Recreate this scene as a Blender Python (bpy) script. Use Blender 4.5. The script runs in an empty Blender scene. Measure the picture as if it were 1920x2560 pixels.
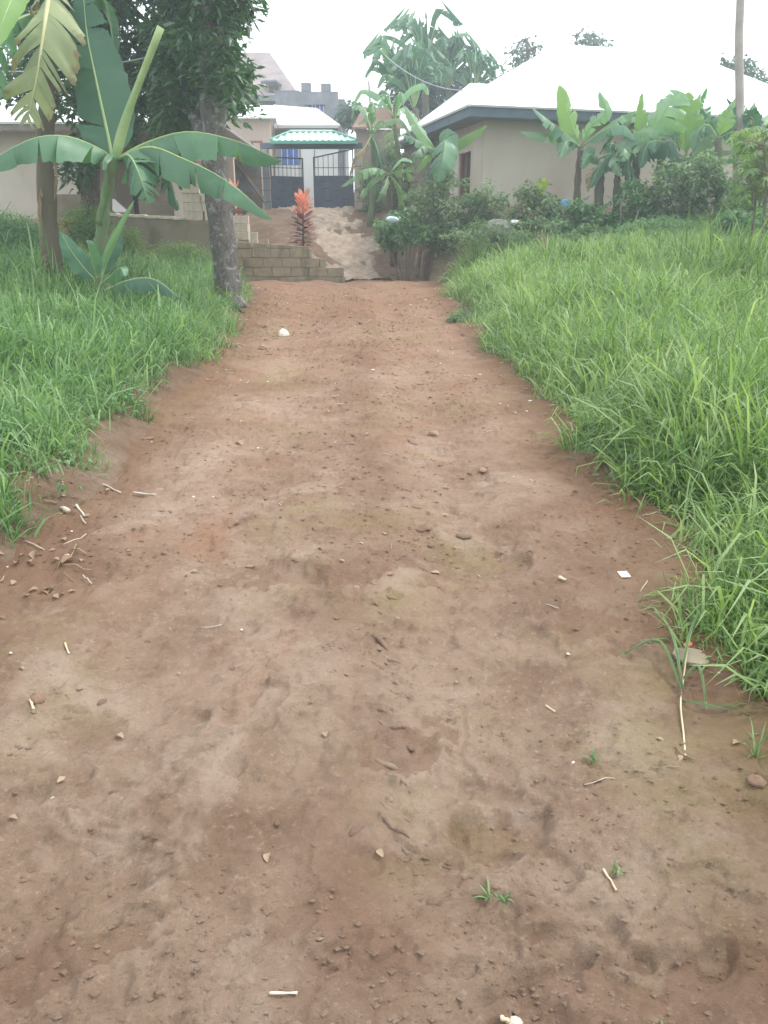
import bpy, math, random
import numpy as np
from mathutils import Vector, Matrix

# ---------------------------------------------------------------- camera, sky, sun, exposure
F, CX, CY = 1980.0, 960.0, 1280.0          # photograph: 1920 x 2560 px
CAMZ = 1.55
PITCH = math.atan(680.0 / F)
scene = bpy.context.scene
COL = scene.collection
camd = bpy.data.cameras.new("camera")
cam = bpy.data.objects.new("camera", camd)
COL.objects.link(cam)
camd.sensor_fit = 'VERTICAL'
camd.sensor_height = 36.0
camd.lens = F / 2560.0 * 36.0
camd.clip_start = 0.05
camd.clip_end = 3000.0
cam.location = (0, 0, CAMZ)
cam.rotation_euler = (math.pi / 2 - PITCH, 0, 0)
scene.camera = cam

SUN_EL, SUN_AZ = math.radians(58), math.radians(82)     # azimuth: clockwise from +Y (ahead), i.e. from the right
world = bpy.data.worlds.new("World")
scene.world = world
world.use_nodes = True
wn = world.node_tree
wn.nodes.clear()
w_out = wn.nodes.new('ShaderNodeOutputWorld')
w_bg = wn.nodes.new('ShaderNodeBackground')
w_sky = wn.nodes.new('ShaderNodeTexSky')
w_sky.sky_type = 'NISHITA'
w_sky.sun_disc = False
w_sky.sun_elevation = SUN_EL
w_sky.sun_rotation = SUN_AZ
w_sky.air_density = 1.0
w_sky.dust_density = 4.0
w_sky.ozone_density = 1.0
w_hsv = wn.nodes.new('ShaderNodeHueSaturation')          # thin bright overcast: the blue is washed out
w_hsv.inputs['Saturation'].default_value = 0.30
w_mix = wn.nodes.new('ShaderNodeMix')
w_mix.data_type = 'RGBA'
w_mix.inputs[0].default_value = 0.62
w_mix.inputs[7].default_value = (11.9, 12.6, 13.4, 1)     # even cloud layer
wn.links.new(w_sky.outputs[0], w_hsv.inputs['Color'])
wn.links.new(w_hsv.outputs[0], w_mix.inputs[6])
wn.links.new(w_mix.outputs[2], w_bg.inputs['Color'])
w_bg.inputs['Strength'].default_value = 0.105
wn.links.new(w_bg.outputs[0], w_out.inputs['Surface'])

sund = bpy.data.lights.new("sun", 'SUN')
sund.energy = 1.3
sund.angle = math.radians(10)
sund.color = (1.0, 0.96, 0.90)
sun = bpy.data.objects.new("sun", sund)
COL.objects.link(sun)
sd = Vector((math.sin(SUN_AZ) * math.cos(SUN_EL), math.cos(SUN_AZ) * math.cos(SUN_EL), math.sin(SUN_EL)))
sun.rotation_euler = sd.to_track_quat('Z', 'Y').to_euler()
sun.location = (0, 0, 30)

scene.view_settings.view_transform = 'Standard'
scene.view_settings.look = 'None'
scene.view_settings.gamma = 1.0
scene.view_settings.exposure = 1.06
scene.render.engine = 'CYCLES'
scene.cycles.max_bounces = 6
scene.cycles.diffuse_bounces = 3
scene.cycles.transmission_bounces = 4
scene.cycles.transparent_max_bounces = 8
scene.cycles.volume_bounces = 1
scene.cycles.use_denoising = True

rng = np.random.default_rng(11)
random.seed(11)

# ---------------------------------------------------------------- pixel -> place
SP, CP = math.sin(PITCH), math.cos(PITCH)
def ray(u, v):
    a, b = (u - CX) / F, (CY - v) / F
    return Vector((a, CP + b * SP, -SP + b * CP))
def P(u, v, Y):
    """point on the sight line of photo pixel (u, v) at world distance Y ahead"""
    d = ray(u, v)
    t = Y / d.y
    return Vector((d.x * t, Y, CAMZ + d.z * t))
def ppm(Y):
    return F / (Y * CP)            # photo pixels per metre near the horizon at distance Y

# ---------------------------------------------------------------- noise
def _hash(ix, iy, seed):
    h = (ix.astype(np.int64) * 374761393 + iy.astype(np.int64) * 668265263 + seed * 1274126177) & 0xffffffff
    h = ((h ^ (h >> 13)) * 1274126177) & 0xffffffff
    return ((h ^ (h >> 16)) & 0xffff) / 65535.0
def vnoise(x, y, seed=0):
    x = np.asarray(x, float); y = np.asarray(y, float)
    ix, iy = np.floor(x), np.floor(y)
    fx, fy = x - ix, y - iy
    fx = fx * fx * fx * (fx * (fx * 6 - 15) + 10); fy = fy * fy * fy * (fy * (fy * 6 - 15) + 10)
    a = _hash(ix, iy, seed); b = _hash(ix + 1, iy, seed)
    c = _hash(ix, iy + 1, seed); d = _hash(ix + 1, iy + 1, seed)
    return (a + (b - a) * fx) * (1 - fy) + (c + (d - c) * fx) * fy - 0.5
def fbm(x, y, seed=0, octs=4, gain=0.5):
    s, amp = 0, 1.0
    for k in range(octs):
        s = s + amp * vnoise(x * 2 ** k + 17.3 * k, y * 2 ** k - 9.1 * k, seed + k)
        amp *= gain
    return s
def sstep(a, b, x):
    t = np.clip((np.asarray(x, float) - a) / (b - a), 0, 1)
    return t * t * (3 - 2 * t)

# ---------------------------------------------------------------- terrain heights
ZRY = np.array([-6, 0, 14, 16.5, 18, 19.0, 20.2, 40.0])
ZRZ = np.array([-.20, 0, .470, .552, .592, .605, .59, .59])
def zr(y):
    y = np.asarray(y, float)
    return (np.interp(y - .5, ZRY, ZRZ) + np.interp(y, ZRY, ZRZ) + np.interp(y + .5, ZRY, ZRZ)) / 3
def G(u, v):
    """photo pixel -> point on the road surface"""
    d = ray(u, v)
    t = 1.0
    for _ in range(60):
        z = float(zr(d.y * t))
        t2 = (z - CAMZ) / d.z if d.z < -1e-4 else 60
        t = t + (min(t2, 60) - t) * .6
    return Vector((d.x * t, d.y * t, CAMZ + d.z * t))
LE = [(0, 1440), (100, 1345), (215, 1255), (320, 1160), (390, 1040), (470, 960), (555, 880), (615, 800), (632, 750), (625, 728)]
RE = [(1920, 1850), (1790, 1700), (1740, 1590), (1715, 1480), (1650, 1330), (1545, 1250), (1470, 1180), (1435, 1090), (1355, 1010),
      (1285, 950), (1240, 900), (1190, 830), (1150, 790), (1112, 735), (1085, 705)]
lw = [G(u, v) for u, v in LE]; rw = [G(u, v) for u, v in RE]
lw.sort(key=lambda p: p.y); rw.sort(key=lambda p: p.y)
LY = np.array([-8.0, 0.5] + [p.y for p in lw] + [19.2, 21, 60]); LX = np.array([-1.75, -1.7] + [p.x for p in lw] + [-4.4, -4.6, -4.6])
RY = np.array([-8.0, 0.5] + [p.y for p in rw] + [21, 24, 60]); RX = np.array([1.25, 1.2] + [p.x for p in rw] + [1.0, .4, .2])
def xl(y): return np.interp(y, LY, LX)
def xr(y): return np.interp(y, RY, RX)

GATE_Y, GATE_Z = 27.0, P(780, 524, 27.0).z
def H(x, y):
    x = np.asarray(x, float); y = np.asarray(y, float)
    z = zr(y)
    dl = xl(y) - x + .10 * fbm(y * 1.3, x * 1.3, 5, 2)
    dr = x - xr(y) + .12 * fbm(y * 1.1, x * 1.1, 6, 2)
    bank = .17 + .10 * sstep(9, 14, y)
    left = z + sstep(-.05, .30, dl) * bank + .075 * np.maximum(dl - .2, 0)
    right = z + sstep(-.05, .5, dr) * .10 + .095 * np.maximum(dr - .2, 0) + .36 * sstep(8, 17, y) * sstep(0, 1.4, dr)
    left = np.minimum(left, 1.9); right = np.minimum(right, 2.2)
    left = left + (np.maximum(2.0, left) - left) * sstep(18.9, 19.3, y) * sstep(-3.95, -4.05, x) \
                + (1.75 - left) * sstep(15.5, 18.5, y) * sstep(-5.5, -8, x) * (y < 18.9)
    right = right + (2.2 - right) * sstep(18.6, 22.3, y) * sstep(.0, .9, x - .2)
    out = np.where(dl > -.05, left, np.where(dr > -.05, right, z))
    # yard behind the block wall: climbs from the wall and the drive up to the gate
    top = 1.38 - .78 * sstep(-2.4, -.95, x)
    yard = top + (GATE_Z - top) * sstep(20.6, GATE_Y - .1, y) ** .85
    yard = yard + .05 * fbm(x * 1.4, y * 1.4, 9, 3)
    ym = sstep(20.1, 20.25, y) * sstep(-4.5, -4.2, x) * sstep(1.25, .55, x)
    out = out + (yard - out) * ym
    far = GATE_Z + .04 * np.maximum(y - 27, 0)
    out = out + (np.minimum(far, 9.0) - out) * sstep(26.5, 29, y)
    und = .05 * fbm(x * .7, y * .7, 3, 3)
    out = out + und * np.where((dl > .3) | (dr > .3), 1.0, 0.0)
    # far beyond the picture the land evens out
    r = np.hypot(x, y)
    out = out * (1 - sstep(120, 400, r)) + 2.0 * sstep(120, 400, r)
    return out
def Hf(x, y): return float(H(np.array([x]), np.array([y]))[0])

# ---------------------------------------------------------------- mesh helpers
def npmesh(name, V, quads=None, tris=None, mat=None, parent=None, rnd_q=None, rnd_t=None, smooth=True, uv_v=None, vattr=None):
    V = np.asarray(V, np.float32).reshape(-1, 3)
    q = np.asarray(quads if quads is not None else np.zeros((0, 4)), np.int32).reshape(-1, 4)
    t = np.asarray(tris if tris is not None else np.zeros((0, 3)), np.int32).reshape(-1, 3)
    me = bpy.data.meshes.new(name)
    me.vertices.add(len(V)); me.vertices.foreach_set("co", V.ravel())
    nl = q.size + t.size
    me.loops.add(nl)
    li = np.concatenate([q.ravel(), t.ravel()])
    me.loops.foreach_set("vertex_index", li)
    me.polygons.add(len(q) + len(t))
    ls = np.concatenate([np.arange(len(q)) * 4, q.size + np.arange(len(t)) * 3]).astype(np.int32)
    me.polygons.foreach_set("loop_start", ls)
    me.polygons.foreach_set("use_smooth", np.full(len(ls), smooth))
    if rnd_q is not None or rnd_t is not None:
        a = me.attributes.new("rnd", 'FLOAT', 'FACE')
        vals = np.concatenate([np.asarray(rnd_q if rnd_q is not None else np.zeros(len(q)), np.float32),
                               np.asarray(rnd_t if rnd_t is not None else np.zeros(len(t)), np.float32)])
        a.data.foreach_set("value", vals)
    if uv_v is not None:
        uvl = me.uv_layers.new(name="UVMap")
        uvl.data.foreach_set("uv", np.asarray(uv_v, np.float32)[li].ravel())
    if vattr is not None:
        for an, av in (vattr.items() if isinstance(vattr, dict) else (("wear", vattr),)):
            a = me.attributes.new(an, 'FLOAT', 'POINT'); a.data.foreach_set("value", np.asarray(av, np.float32).ravel())
    me.update(calc_edges=True)
    me.validate()
    if mat: me.materials.append(mat)
    o = bpy.data.objects.new(name, me)
    COL.objects.link(o)
    if parent: o.parent = parent
    return o
def tag(o, label=None, cat=None, group=None, kind=None):
    if label: o["label"] = label
    if cat: o["category"] = cat
    if group: o["group"] = group
    if kind: o["kind"] = kind
    return o
def empty(name, loc, label=None, cat=None, group=None, rz=0.0):
    o = bpy.data.objects.new(name, None)
    o.empty_display_size = .2
    COL.objects.link(o)
    o.location = loc; o.rotation_euler = (0, 0, rz)
    o["_loc"] = 0
    del o["_loc"]
    return tag(o, label, cat, group)
class MB:
    """collects geometry in world (or local) coordinates; build() makes ONE mesh object"""
    def __init__(self): self.v = []; self.f = []
    def add(self, vs, fs):
        n = len(self.v)
        self.v += [tuple(p) for p in vs]; self.f += [tuple(i + n for i in f) for f in fs]
        return self
    def box(self, x0, x1, y0, y1, z0, z1, M=None):
        vs = [Vector((x, y, z)) for z in (z0, z1) for x, y in ((x0, y0), (x1, y0), (x1, y1), (x0, y1))]
        if M: vs = [M @ p for p in vs]
        return self.add(vs, [(0, 3, 2, 1), (4, 5, 6, 7), (0, 1, 5, 4), (1, 2, 6, 5), (2, 3, 7, 6), (3, 0, 4, 7)])
    def poly(self, pts, thick):
        """flat slab from a polygon, thickened along -normal"""
        pts = [Vector(p) for p in pts]
        n = (pts[1] - pts[0]).cross(pts[2] - pts[0]).normalized()
        k = len(pts)
        vs = pts + [p - n * thick for p in pts]
        fs = [tuple(range(k)), tuple(range(2 * k - 1, k - 1, -1))]
        fs += [(i, i + k, (i + 1) % k + k, (i + 1) % k) for i in range(k)]
        return self.add(vs, fs)
    def tube(self, pts, radii, sides=10, wob=0.0, seed=0, cap=True, squash=None):
        pts = [Vector(p) for p in pts]
        n = len(pts)
        if not hasattr(radii, '__len__'): radii = [radii] * n
        r = random.Random(seed)
        ref = Vector((0.31, 0.87, 0.12)).normalized()
        vs, fs = [], []
        ph = [r.uniform(-1, 1) for _ in range(sides)]
        for i, p in enumerate(pts):
            t = (pts[min(i + 1, n - 1)] - pts[max(i - 1, 0)]).normalized()
            b = t.cross(ref)
            if b.length < .05: b = t.cross(Vector((1, 0, 0)))
            b.normalize(); c = b.cross(t)
            for k in range(sides):
                a = 2 * math.pi * k / sides
                ph[k] = .75 * ph[k] + .25 * r.uniform(-1.6, 1.6)
                rr = radii[i] * (1 + wob * ph[k])
                vs.append(p + (b * math.cos(a) + c * math.sin(a)) * rr)
        for i in range(n - 1):
            for k in range(sides):
                k2 = (k + 1) % sides
                fs.append((i * sides + k, i * sides + k2, (i + 1) * sides + k2, (i + 1) * sides + k))
        if cap:
            fs.append(tuple(range(sides - 1, -1, -1)))
            fs.append(tuple((n - 1) * sides + k for k in range(sides)))
        return self.add(vs, fs)
    def build(self, name, mat, parent=None, smooth=False, bevel=0.0):
        me = bpy.data.meshes.new(name)
        V = self.v
        if parent is not None:
            inv = parent_inv(parent)
            V = [tuple(inv @ Vector(p)) for p in V]
        me.from_pydata(V, [], self.f)
        if smooth: me.polygons.foreach_set("use_smooth", [True] * len(me.polygons))
        me.materials.append(mat)
        me.update()
        o = bpy.data.objects.new(name, me)
        COL.objects.link(o)
        if parent is not None: o.parent = parent
        if bevel:
            m = o.modifiers.new("bevel", 'BEVEL'); m.width = bevel; m.segments = 2; m.limit_method = 'ANGLE'
        return o
def parent_inv(p):
    M = Matrix.Identity(4)
    q = p
    while q is not None:
        M = Matrix.LocRotScale(q.location, q.rotation_euler, q.scale) @ M
        q = q.parent
    return M.inverted()
def smooth_path(ctrl, n):
    """Catmull-Rom through the control points"""
    c = [Vector(p) for p in ctrl]
    c = [c[0] * 2 - c[1]] + c + [c[-1] * 2 - c[-2]]
    out = []
    m = len(c) - 3
    for i in range(n):
        s = i / (n - 1) * m
        k = min(int(s), m - 1); t = s - k
        p0, p1, p2, p3 = c[k:k + 4]
        out.append(.5 * ((2 * p1) + (p2 - p0) * t + (2 * p0 - 5 * p1 + 4 * p2 - p3) * t * t + (3 * p1 - p0 - 3 * p2 + p3) * t ** 3))
    return out

# ---------------------------------------------------------------- materials
class NT:
    def __init__(self, name):
        self.m = bpy.data.materials.new(name); self.m.use_nodes = True
        self.t = self.m.node_tree; self.t.nodes.clear()
        self.out = self.t.nodes.new('ShaderNodeOutputMaterial')
    def n(self, typ, **kw):
        nd = self.t.nodes.new(typ)
        for k, v in kw.items():
            if k.startswith('i_'):
                nd.inputs[k[2:].replace('_', ' ')].default_value = v
            else: setattr(nd, k, v)
        return nd
    def l(self, a, b): self.t.links.new(a, b); return self
    def coord(self, scale=None, kind='Object'):
        tc = self.n('ShaderNodeTexCoord')
        if scale is None: return tc.outputs[kind]
        mp = self.n('ShaderNodeMapping'); mp.inputs['Scale'].default_value = scale
        self.l(tc.outputs[kind], mp.inputs['Vector']); return mp.outputs[0]
    def noise(self, vec, scale, detail=4, rough=.55, dist=0.0):
        nd = self.n('ShaderNodeTexNoise'); nd.inputs['Scale'].default_value = scale
        nd.inputs['Detail'].default_value = detail; nd.inputs['Roughness'].default_value = rough; nd.inputs['Distortion'].default_value = dist
        self.l(vec, nd.inputs['Vector']); return nd.outputs['Fac']
    def ramp(self, fac, stops, interp='LINEAR'):
        r = self.n('ShaderNodeValToRGB'); e = r.color_ramp.elements; r.color_ramp.interpolation = interp
        while len(e) < len(stops): e.new(.5)
        for el, (p, c) in zip(e, stops):
            el.position = p; el.color = (c[0], c[1], c[2], 1) if hasattr(c, '__len__') else (c, c, c, 1)
        self.l(fac, r.inputs[0]); return r.outputs[0]
    def mix(self, fac, a, b, mode='MIX'):
        m = self.n('ShaderNodeMix', data_type='RGBA', blend_type=mode)
        for s, i in ((fac, 0), (a, 6), (b, 7)):
            if hasattr(s, 'links'): self.l(s, m.inputs[i])
            elif hasattr(s, '__len__'): m.inputs[i].default_value = (s[0], s[1], s[2], 1)
            else: m.inputs[i].default_value = s
        return m.outputs[2]
    def math(self, op, a, b=None):
        m = self.n('ShaderNodeMath', operation=op)
        for s, i in ((a, 0), (b, 1)):
            if s is None: continue
            if hasattr(s, 'links'): self.l(s, m.inputs[i])
            else: m.inputs[i].default_value = s
        return m.outputs[0]
    def bump(self, h, strength=.4, dist=.01, prev=None):
        b = self.n('ShaderNodeBump'); b.inputs['Strength'].default_value = strength; b.inputs['Distance'].default_value = dist
        self.l(h, b.inputs['Height'])
        if prev is not None: self.l(prev, b.inputs['Normal'])
        return b.outputs[0]
    def principled(self, col, rough=.8, normal=None, spec=.3, metal=0.0):
        p = self.n('ShaderNodeBsdfPrincipled')
        if hasattr(col, 'links'): self.l(col, p.inputs['Base Color'])
        else: p.inputs['Base Color'].default_value = (col[0], col[1], col[2], 1)
        if hasattr(rough, 'links'): self.l(rough, p.inputs['Roughness'])
        else: p.inputs['Roughness'].default_value = rough
        p.inputs['Specular IOR Level'].default_value = spec; p.inputs['Metallic'].default_value = metal
        if normal is not None: self.l(normal, p.inputs['Normal'])
        return p.outputs[0]
    def done(self, sh): self.l(sh, self.out.inputs['Surface']); return self.m

def surf(name, c1, c2, scale=3.0, rough=.85, bump=.3, bscale=40, spec=.25, dirt=None, dscale=1.2, metal=0.0):
    """worn surface: two tones, fine relief, optional stains"""
    t = NT(name); v = t.coord()
    f = t.noise(v, scale, 6, .6)
    col = t.ramp(f, [(.3, c1), (.7, c2)])
    if dirt is not None:
        d = t.noise(t.coord((dscale, dscale, dscale * .35)), 1.6, 6, .65)
        col = t.mix(t.ramp(d, [(.50, 0), (.72, .8)]), col, dirt)
    nb = t.bump(t.noise(v, bscale, 5, .6), bump, .01)
    return t.done(t.principled(col, rough, nb, spec, metal))

def leafmat(name, stops, trans=.35, rough=.45, spec=.35, tcol=None, vein=False, aging=None, ak=1.0):
    t = NT(name)
    at = t.n('ShaderNodeAttribute', attribute_name='rnd')
    v = t.coord()
    nz = t.noise(v, 2.2, 3, .5)
    f = t.math('ADD', t.math('MULTIPLY', at.outputs['Fac'], .75), t.math('MULTIPLY', nz, .25))
    col = t.ramp(f, stops)
    normal = None
    if vein:
        uv = t.n('ShaderNodeUVMap'); uv.uv_map = 'UVMap'
        wv = t.n('ShaderNodeTexWave', wave_type='BANDS', bands_direction='X'); wv.inputs['Scale'].default_value = 14.0
        wv.inputs['Distortion'].default_value = 1.2; wv.inputs['Detail'].default_value = 2
        t.l(uv.outputs[0], wv.inputs['Vector'])
        col = t.mix(t.math('MULTIPLY', wv.outputs['Fac'], .28), col, [c * 1.55 for c in stops[-1][1]])
        normal = t.bump(wv.outputs['Fac'], .25, .004)
        if aging is not None:
            sx = t.n('ShaderNodeSeparateXYZ'); t.l(uv.outputs[0], sx.inputs[0])
            edge = t.math('ADD', t.math('ABSOLUTE', sx.outputs['Y']), t.math('MULTIPLY', t.math('SUBTRACT', t.noise(v, 9, 4, .6), .5), 1.1))
            edge = t.math('MULTIPLY', edge, ak)
            col = t.mix(t.ramp(edge, [(.80, 0), (.98, .85)]), col, aging)
            col = t.mix(t.ramp(t.noise(v, 3.5, 5, .65), [(.52, 0), (.72, .45)]), col, [c_ * 1.35 for c_ in stops[-1][1]])
    p = t.principled(col, rough, normal, spec)
    tr = t.n('ShaderNodeBsdfTranslucent')
    tc = t.mix(1.0, col, tcol if tcol else (1.5, 1.6, .75), 'MULTIPLY')
    t.l(tc, tr.inputs['Color'])
    mx = t.n('ShaderNodeMixShader'); mx.inputs[0].default_value = trans
    t.l(p, mx.inputs[1]); t.l(tr.outputs[0], mx.inputs[2])
    return t.done(mx.outputs[0])
# ---------------------------------------------------------------- soil materials
def soil_color(t, v):
    big = t.noise(v, .60, 6, .62, .5)
    mid = t.noise(v, 2.6, 8, .66, .3)
    c = t.ramp(big, [(.36, (0.174, 0.110, 0.072)), (.47, (0.241, 0.167, 0.118)), (.56, (0.276, 0.201, 0.147)), (.66, (0.318, 0.240, 0.182))])
    c = t.mix(t.ramp(mid, [(.36, .70), (.50, .15), (.56, 0)]), c, (0.152, 0.094, 0.062))
    c = t.mix(t.ramp(t.noise(v, 1.5, 7, .66, .5), [(.54, 0), (.60, .35), (.68, .6)]), c, (0.354, 0.277, 0.216))
    c = t.mix(t.ramp(t.noise(v, 11, 8, .70), [(.30, .65), (.47, 0)]), c, (0.124, 0.076, 0.051))
    c = t.mix(t.ramp(t.noise(v, 45, 5, .7), [(.56, 0), (.74, .55)]), c, (0.386, 0.307, 0.240))
    c = t.mix(t.ramp(t.noise(v, 90, 4, .7), [(.28, .6), (.42, 0)]), c, (0.110, 0.069, 0.047))
    c = t.mix(t.ramp(t.noise(v, .8, 5, .65, .9), [(.56, 0), (.68, .5)]), c, (0.230, 0.113, 0.066))
    return c
def make_road_mat():
    t = NT("packed_earth"); v = t.coord()
    c = soil_color(t, v)
    pos = t.n('ShaderNodeSeparateXYZ'); t.l(v, pos.inputs[0])
    # the trodden middle is paler, the loose soil along the edges and up the rise is redder
    redf = t.ramp(t.math('MULTIPLY', pos.outputs['Y'], .05), [(.12, 0), (.70, .68)])
    c = t.mix(redf, c, (0.241, 0.129, 0.078))
    wa = t.n('ShaderNodeAttribute', attribute_name='wear')
    ef = t.math('ADD', wa.outputs['Fac'], t.math('MULTIPLY', t.math('SUBTRACT', t.noise(v, 3.2, 6, .65), .5), .9))
    c = t.mix(t.ramp(ef, [(.10, .80), (.38, .35), (.62, 0)]), c, (0.152, 0.086, 0.051))
    hp = t.n('ShaderNodeAttribute', attribute_name='hump')
    hf = t.math('MULTIPLY', hp.outputs['Fac'], t.math('ADD', t.noise(v, 2.4, 7, .68), .35))
    c = t.mix(t.ramp(hf, [(.30, 0), (.85, .55)]), c, (0.161, 0.092, 0.060))
    alg = t.noise(v, 1.6, 7, .68, .3)
    c = t.mix(t.ramp(t.math('MULTIPLY', t.ramp(alg, [(.50, 0), (.64, 1)]), t.ramp(t.noise(v, .45, 2, .5), [(.44, 0), (.56, 1)])), [(0, 0), (1, .42)]),
              c, (0.198, 0.163, 0.063))
    n1 = t.bump(t.noise(v, 26, 10, .72), .9, .016)
    n2 = t.bump(t.noise(v, 95, 6, .75), .8, .006, n1)
    return t.done(t.principled(c, .92, n2, .15))
ROAD = make_road_mat()
def make_ground_mat():
    t = NT("field_soil"); v = t.coord()
    c = soil_color(t, v)
    g = t.noise(v, 3.5, 5, .6)
    c = t.mix(t.ramp(g, [(.45, 0), (.70, .35)]), c, (.060, .062, .026))
    c = t.mix(.35, c, (.09, .052, .034))
    n1 = t.bump(t.noise(v, 18, 8, .70), 1.0, .035)
    return t.done(t.principled(c, .95, n1, .1))
GROUND = make_ground_mat()

# ---------------------------------------------------------------- ground sheet
def axis(lo, hi, step, far):
    core = np.arange(lo, hi + 1e-6, step)
    out = np.geomspace(1, far, 26)
    return np.concatenate([lo - out[::-1], core, hi + out])
gx = axis(-13, 13, .12, 85); gy = axis(-3, 30, .12, 85)
GX, GY = np.meshgrid(gx, gy)
GZ = H(GX, GY)
inroad = sstep(.02, .30, np.minimum(GX - xl(GY), xr(GY) - GX)) * (GY < 20.3)
GZ = GZ - .14 * inroad + .05 * fbm(GX * 3.3, GY * 3.3, 21, 4, .6)
nx, ny = len(gx), len(gy)
idx = np.arange(nx * ny).reshape(ny, nx)
Q = np.stack([idx[:-1, :-1], idx[:-1, 1:], idx[1:, 1:], idx[1:, :-1]], -1).reshape(-1, 4)
ground = npmesh("ground", np.stack([GX, GY, GZ], -1).reshape(-1, 3), Q, mat=GROUND)
tag(ground, "brown soil of the fields under the grass and the yards", "ground", kind="structure")

# ---------------------------------------------------------------- dirt road, real relief
rows = np.concatenate([np.linspace(-3, .9, 24)[:-1], np.geomspace(.9, 20.4, 600)])
tt = np.linspace(0, 1, 400)
RYY = np.repeat(rows[:, None], len(tt), 1)
x0r, x1r = xl(rows) - .35, xr(rows) + .40
RXX = x0r[:, None] + (x1r - x0r)[:, None] * tt[None]
RZ = zr(RYY)
RZ = RZ + .055 * fbm(RXX * .8, RYY * .55, 31, 3) + .026 * fbm(RXX * 3.1, RYY * 2.6, 41, 4, .55) + .011 * fbm(RXX * 11, RYY * 13, 51, 4, .62) + .005 * np.maximum(fbm(RXX * 34, RYY * 30, 55, 2, .6) - .12, 0) * 4
# worn wheel lines and a hump between them
mid = (xl(rows) + xr(rows))[:, None] / 2
RZ = RZ - .05 * np.exp(-((RXX - mid - .62) / .26) ** 2) - .045 * np.exp(-((RXX - mid + .62) / .32) ** 2)
# flaky crust: low plateaus with sharp edges
crust = fbm(RXX * 2.2 + .4 * fbm(RXX * 5, RYY * 5, 63, 2), RYY * 2.2, 61, 4, .55)
RZ = RZ + .012 * sstep(.02, .06, crust) + .009 * sstep(-.16, -.13, crust)
def stamp(cx, cy, rx, ry, ang, depth, rim=.35):
    """press an oval dent with a raised rim into the road"""
    r = max(rx, ry) * 2.0
    i0, i1 = np.searchsorted(rows, [cy - r, cy + r])
    if i1 <= i0: return
    X = RXX[i0:i1] - cx; Y = RYY[i0:i1] - cy
    ca, sa = math.cos(ang), math.sin(ang)
    e = np.sqrt(((X * ca + Y * sa) / rx) ** 2 + ((-X * sa + Y * ca) / ry) ** 2)
    e = e * (1 + .35 * vnoise(RXX[i0:i1] * 22, RYY[i0:i1] * 22, 77))
    RZ[i0:i1] += -depth * (1 - sstep(.75, 1.05, e)) + depth * rim * np.exp(-((e - 1.15) / .16) ** 2)
R = random.Random(5)
for k in range(330):                                    # footprints and hollows
    y = 1.0 + 17 * R.random() ** 1.5
    x = R.uniform(float(xl(y)) + .15, float(xr(y)) - .1)
    stamp(x, y, R.uniform(.025, .07), R.uniform(.04, .13), R.uniform(-1, 1), R.uniform(.003, .011))
for (u, v, s) in ((175, 1785, .075), (820, 2400, .07), (1590, 2370, .06), (1640, 1530, .06), (380, 2295, .035), (1790, 2390, .06),
                  (480, 1790, .08), (1250, 2130, .09), (1160, 2400, .05)):
    p = G(u, v); stamp(p.x, p.y, s * .8, s * .5, R.uniform(-.6, .6), .014)
for (u0, v0, u1, v1, n) in ((1010, 2110, 950, 1500, 20), (960, 1500, 870, 1060, 16), (1040, 1400, 1040, 1080, 11), (830, 1500, 800, 1250, 9), (1010, 1000, 960, 820, 8)):   # tread bars of a tyre
    a, b = G(u0, v0), G(u1, v1)
    for k in range(n):
        if R.random() < .25: continue
        c = a.lerp(b, (k + R.uniform(-.3, .3)) / n)
        stamp(c.x + R.uniform(-.05, .05), c.y, R.uniform(.008, .014), R.uniform(.04, .085), R.uniform(.8, 1.25), -R.uniform(.007, .014), rim=.0)
# broken crust in the foreground
for (u, v, sx, sy) in ((1500, 2480, .32, .12), (1250, 2060, .16, .1), (1420, 2330, .14, .05)):
    p = G(u, v); stamp(p.x, p.y, sx, sy, .2, .022, .2)
edge = np.minimum(RXX - xl(RYY), xr(RYY) - RXX)
RZ = RZ - .28 * sstep(-.05, -.36, edge) + .03 * sstep(.25, -.05, edge)
nr, nc = RXX.shape
wob = .45 * fbm(RYY * .55, RYY * 0 + 3.3, 82, 3)
hump = np.exp(-((RXX - mid - .10 - wob) / .26) ** 2) * (.6 + .9 * fbm(RXX * 1.1, RYY * .8, 83, 3))
hump = np.clip(hump, 0, 1)
for (u, v, sx, sy) in ((1560, 2530, .34, .10), (1250, 2520, .10, .06), (900, 2380, .16, .10), (200, 2360, .14, .05), (1240, 2080, .12, .09), (1010, 1870, .14, .12), (780, 1440, .28, .14), (1500, 1560, .2, .14), (160, 1400, .3, .25)):
    p = G(u, v)
    e_ = np.sqrt(((RXX - p.x) / sx) ** 2 + ((RYY - p.y) / sy) ** 2) + 1.7 * fbm(RXX * 4, RYY * 4, 85, 5, .65)
    k_ = 1 - sstep(.92, 1.02, e_)
    RZ -= .006 * k_ * (1 + .8 * fbm(RXX * 25, RYY * 25, 86, 2)); hump = np.maximum(hump, k_ * .95)
wear = np.clip(np.minimum(RXX - xl(RYY), xr(RYY) - RXX) / .75, 0, 1)
idx = np.arange(nr * nc).reshape(nr, nc)
Q = np.stack([idx[:-1, :-1], idx[:-1, 1:], idx[1:, 1:], idx[1:, :-1]], -1).reshape(-1, 4)
road = npmesh("road", np.stack([RXX, RYY, RZ], -1).reshape(-1, 3), Q, mat=ROAD, vattr={'wear': wear, 'hump': hump})
tag(road, "reddish brown dirt road climbing to the gate", "road", kind="structure")
def roadz(x, y):
    i = np.clip(np.searchsorted(rows, y), 1, nr - 1)
    a, b = float(xl(rows[i])) - .35, float(xr(rows[i])) + .40
    j = int(np.clip((x - a) / (b - a) * (nc - 1), 0, nc - 1))
    return float(RZ[i, j])
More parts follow.
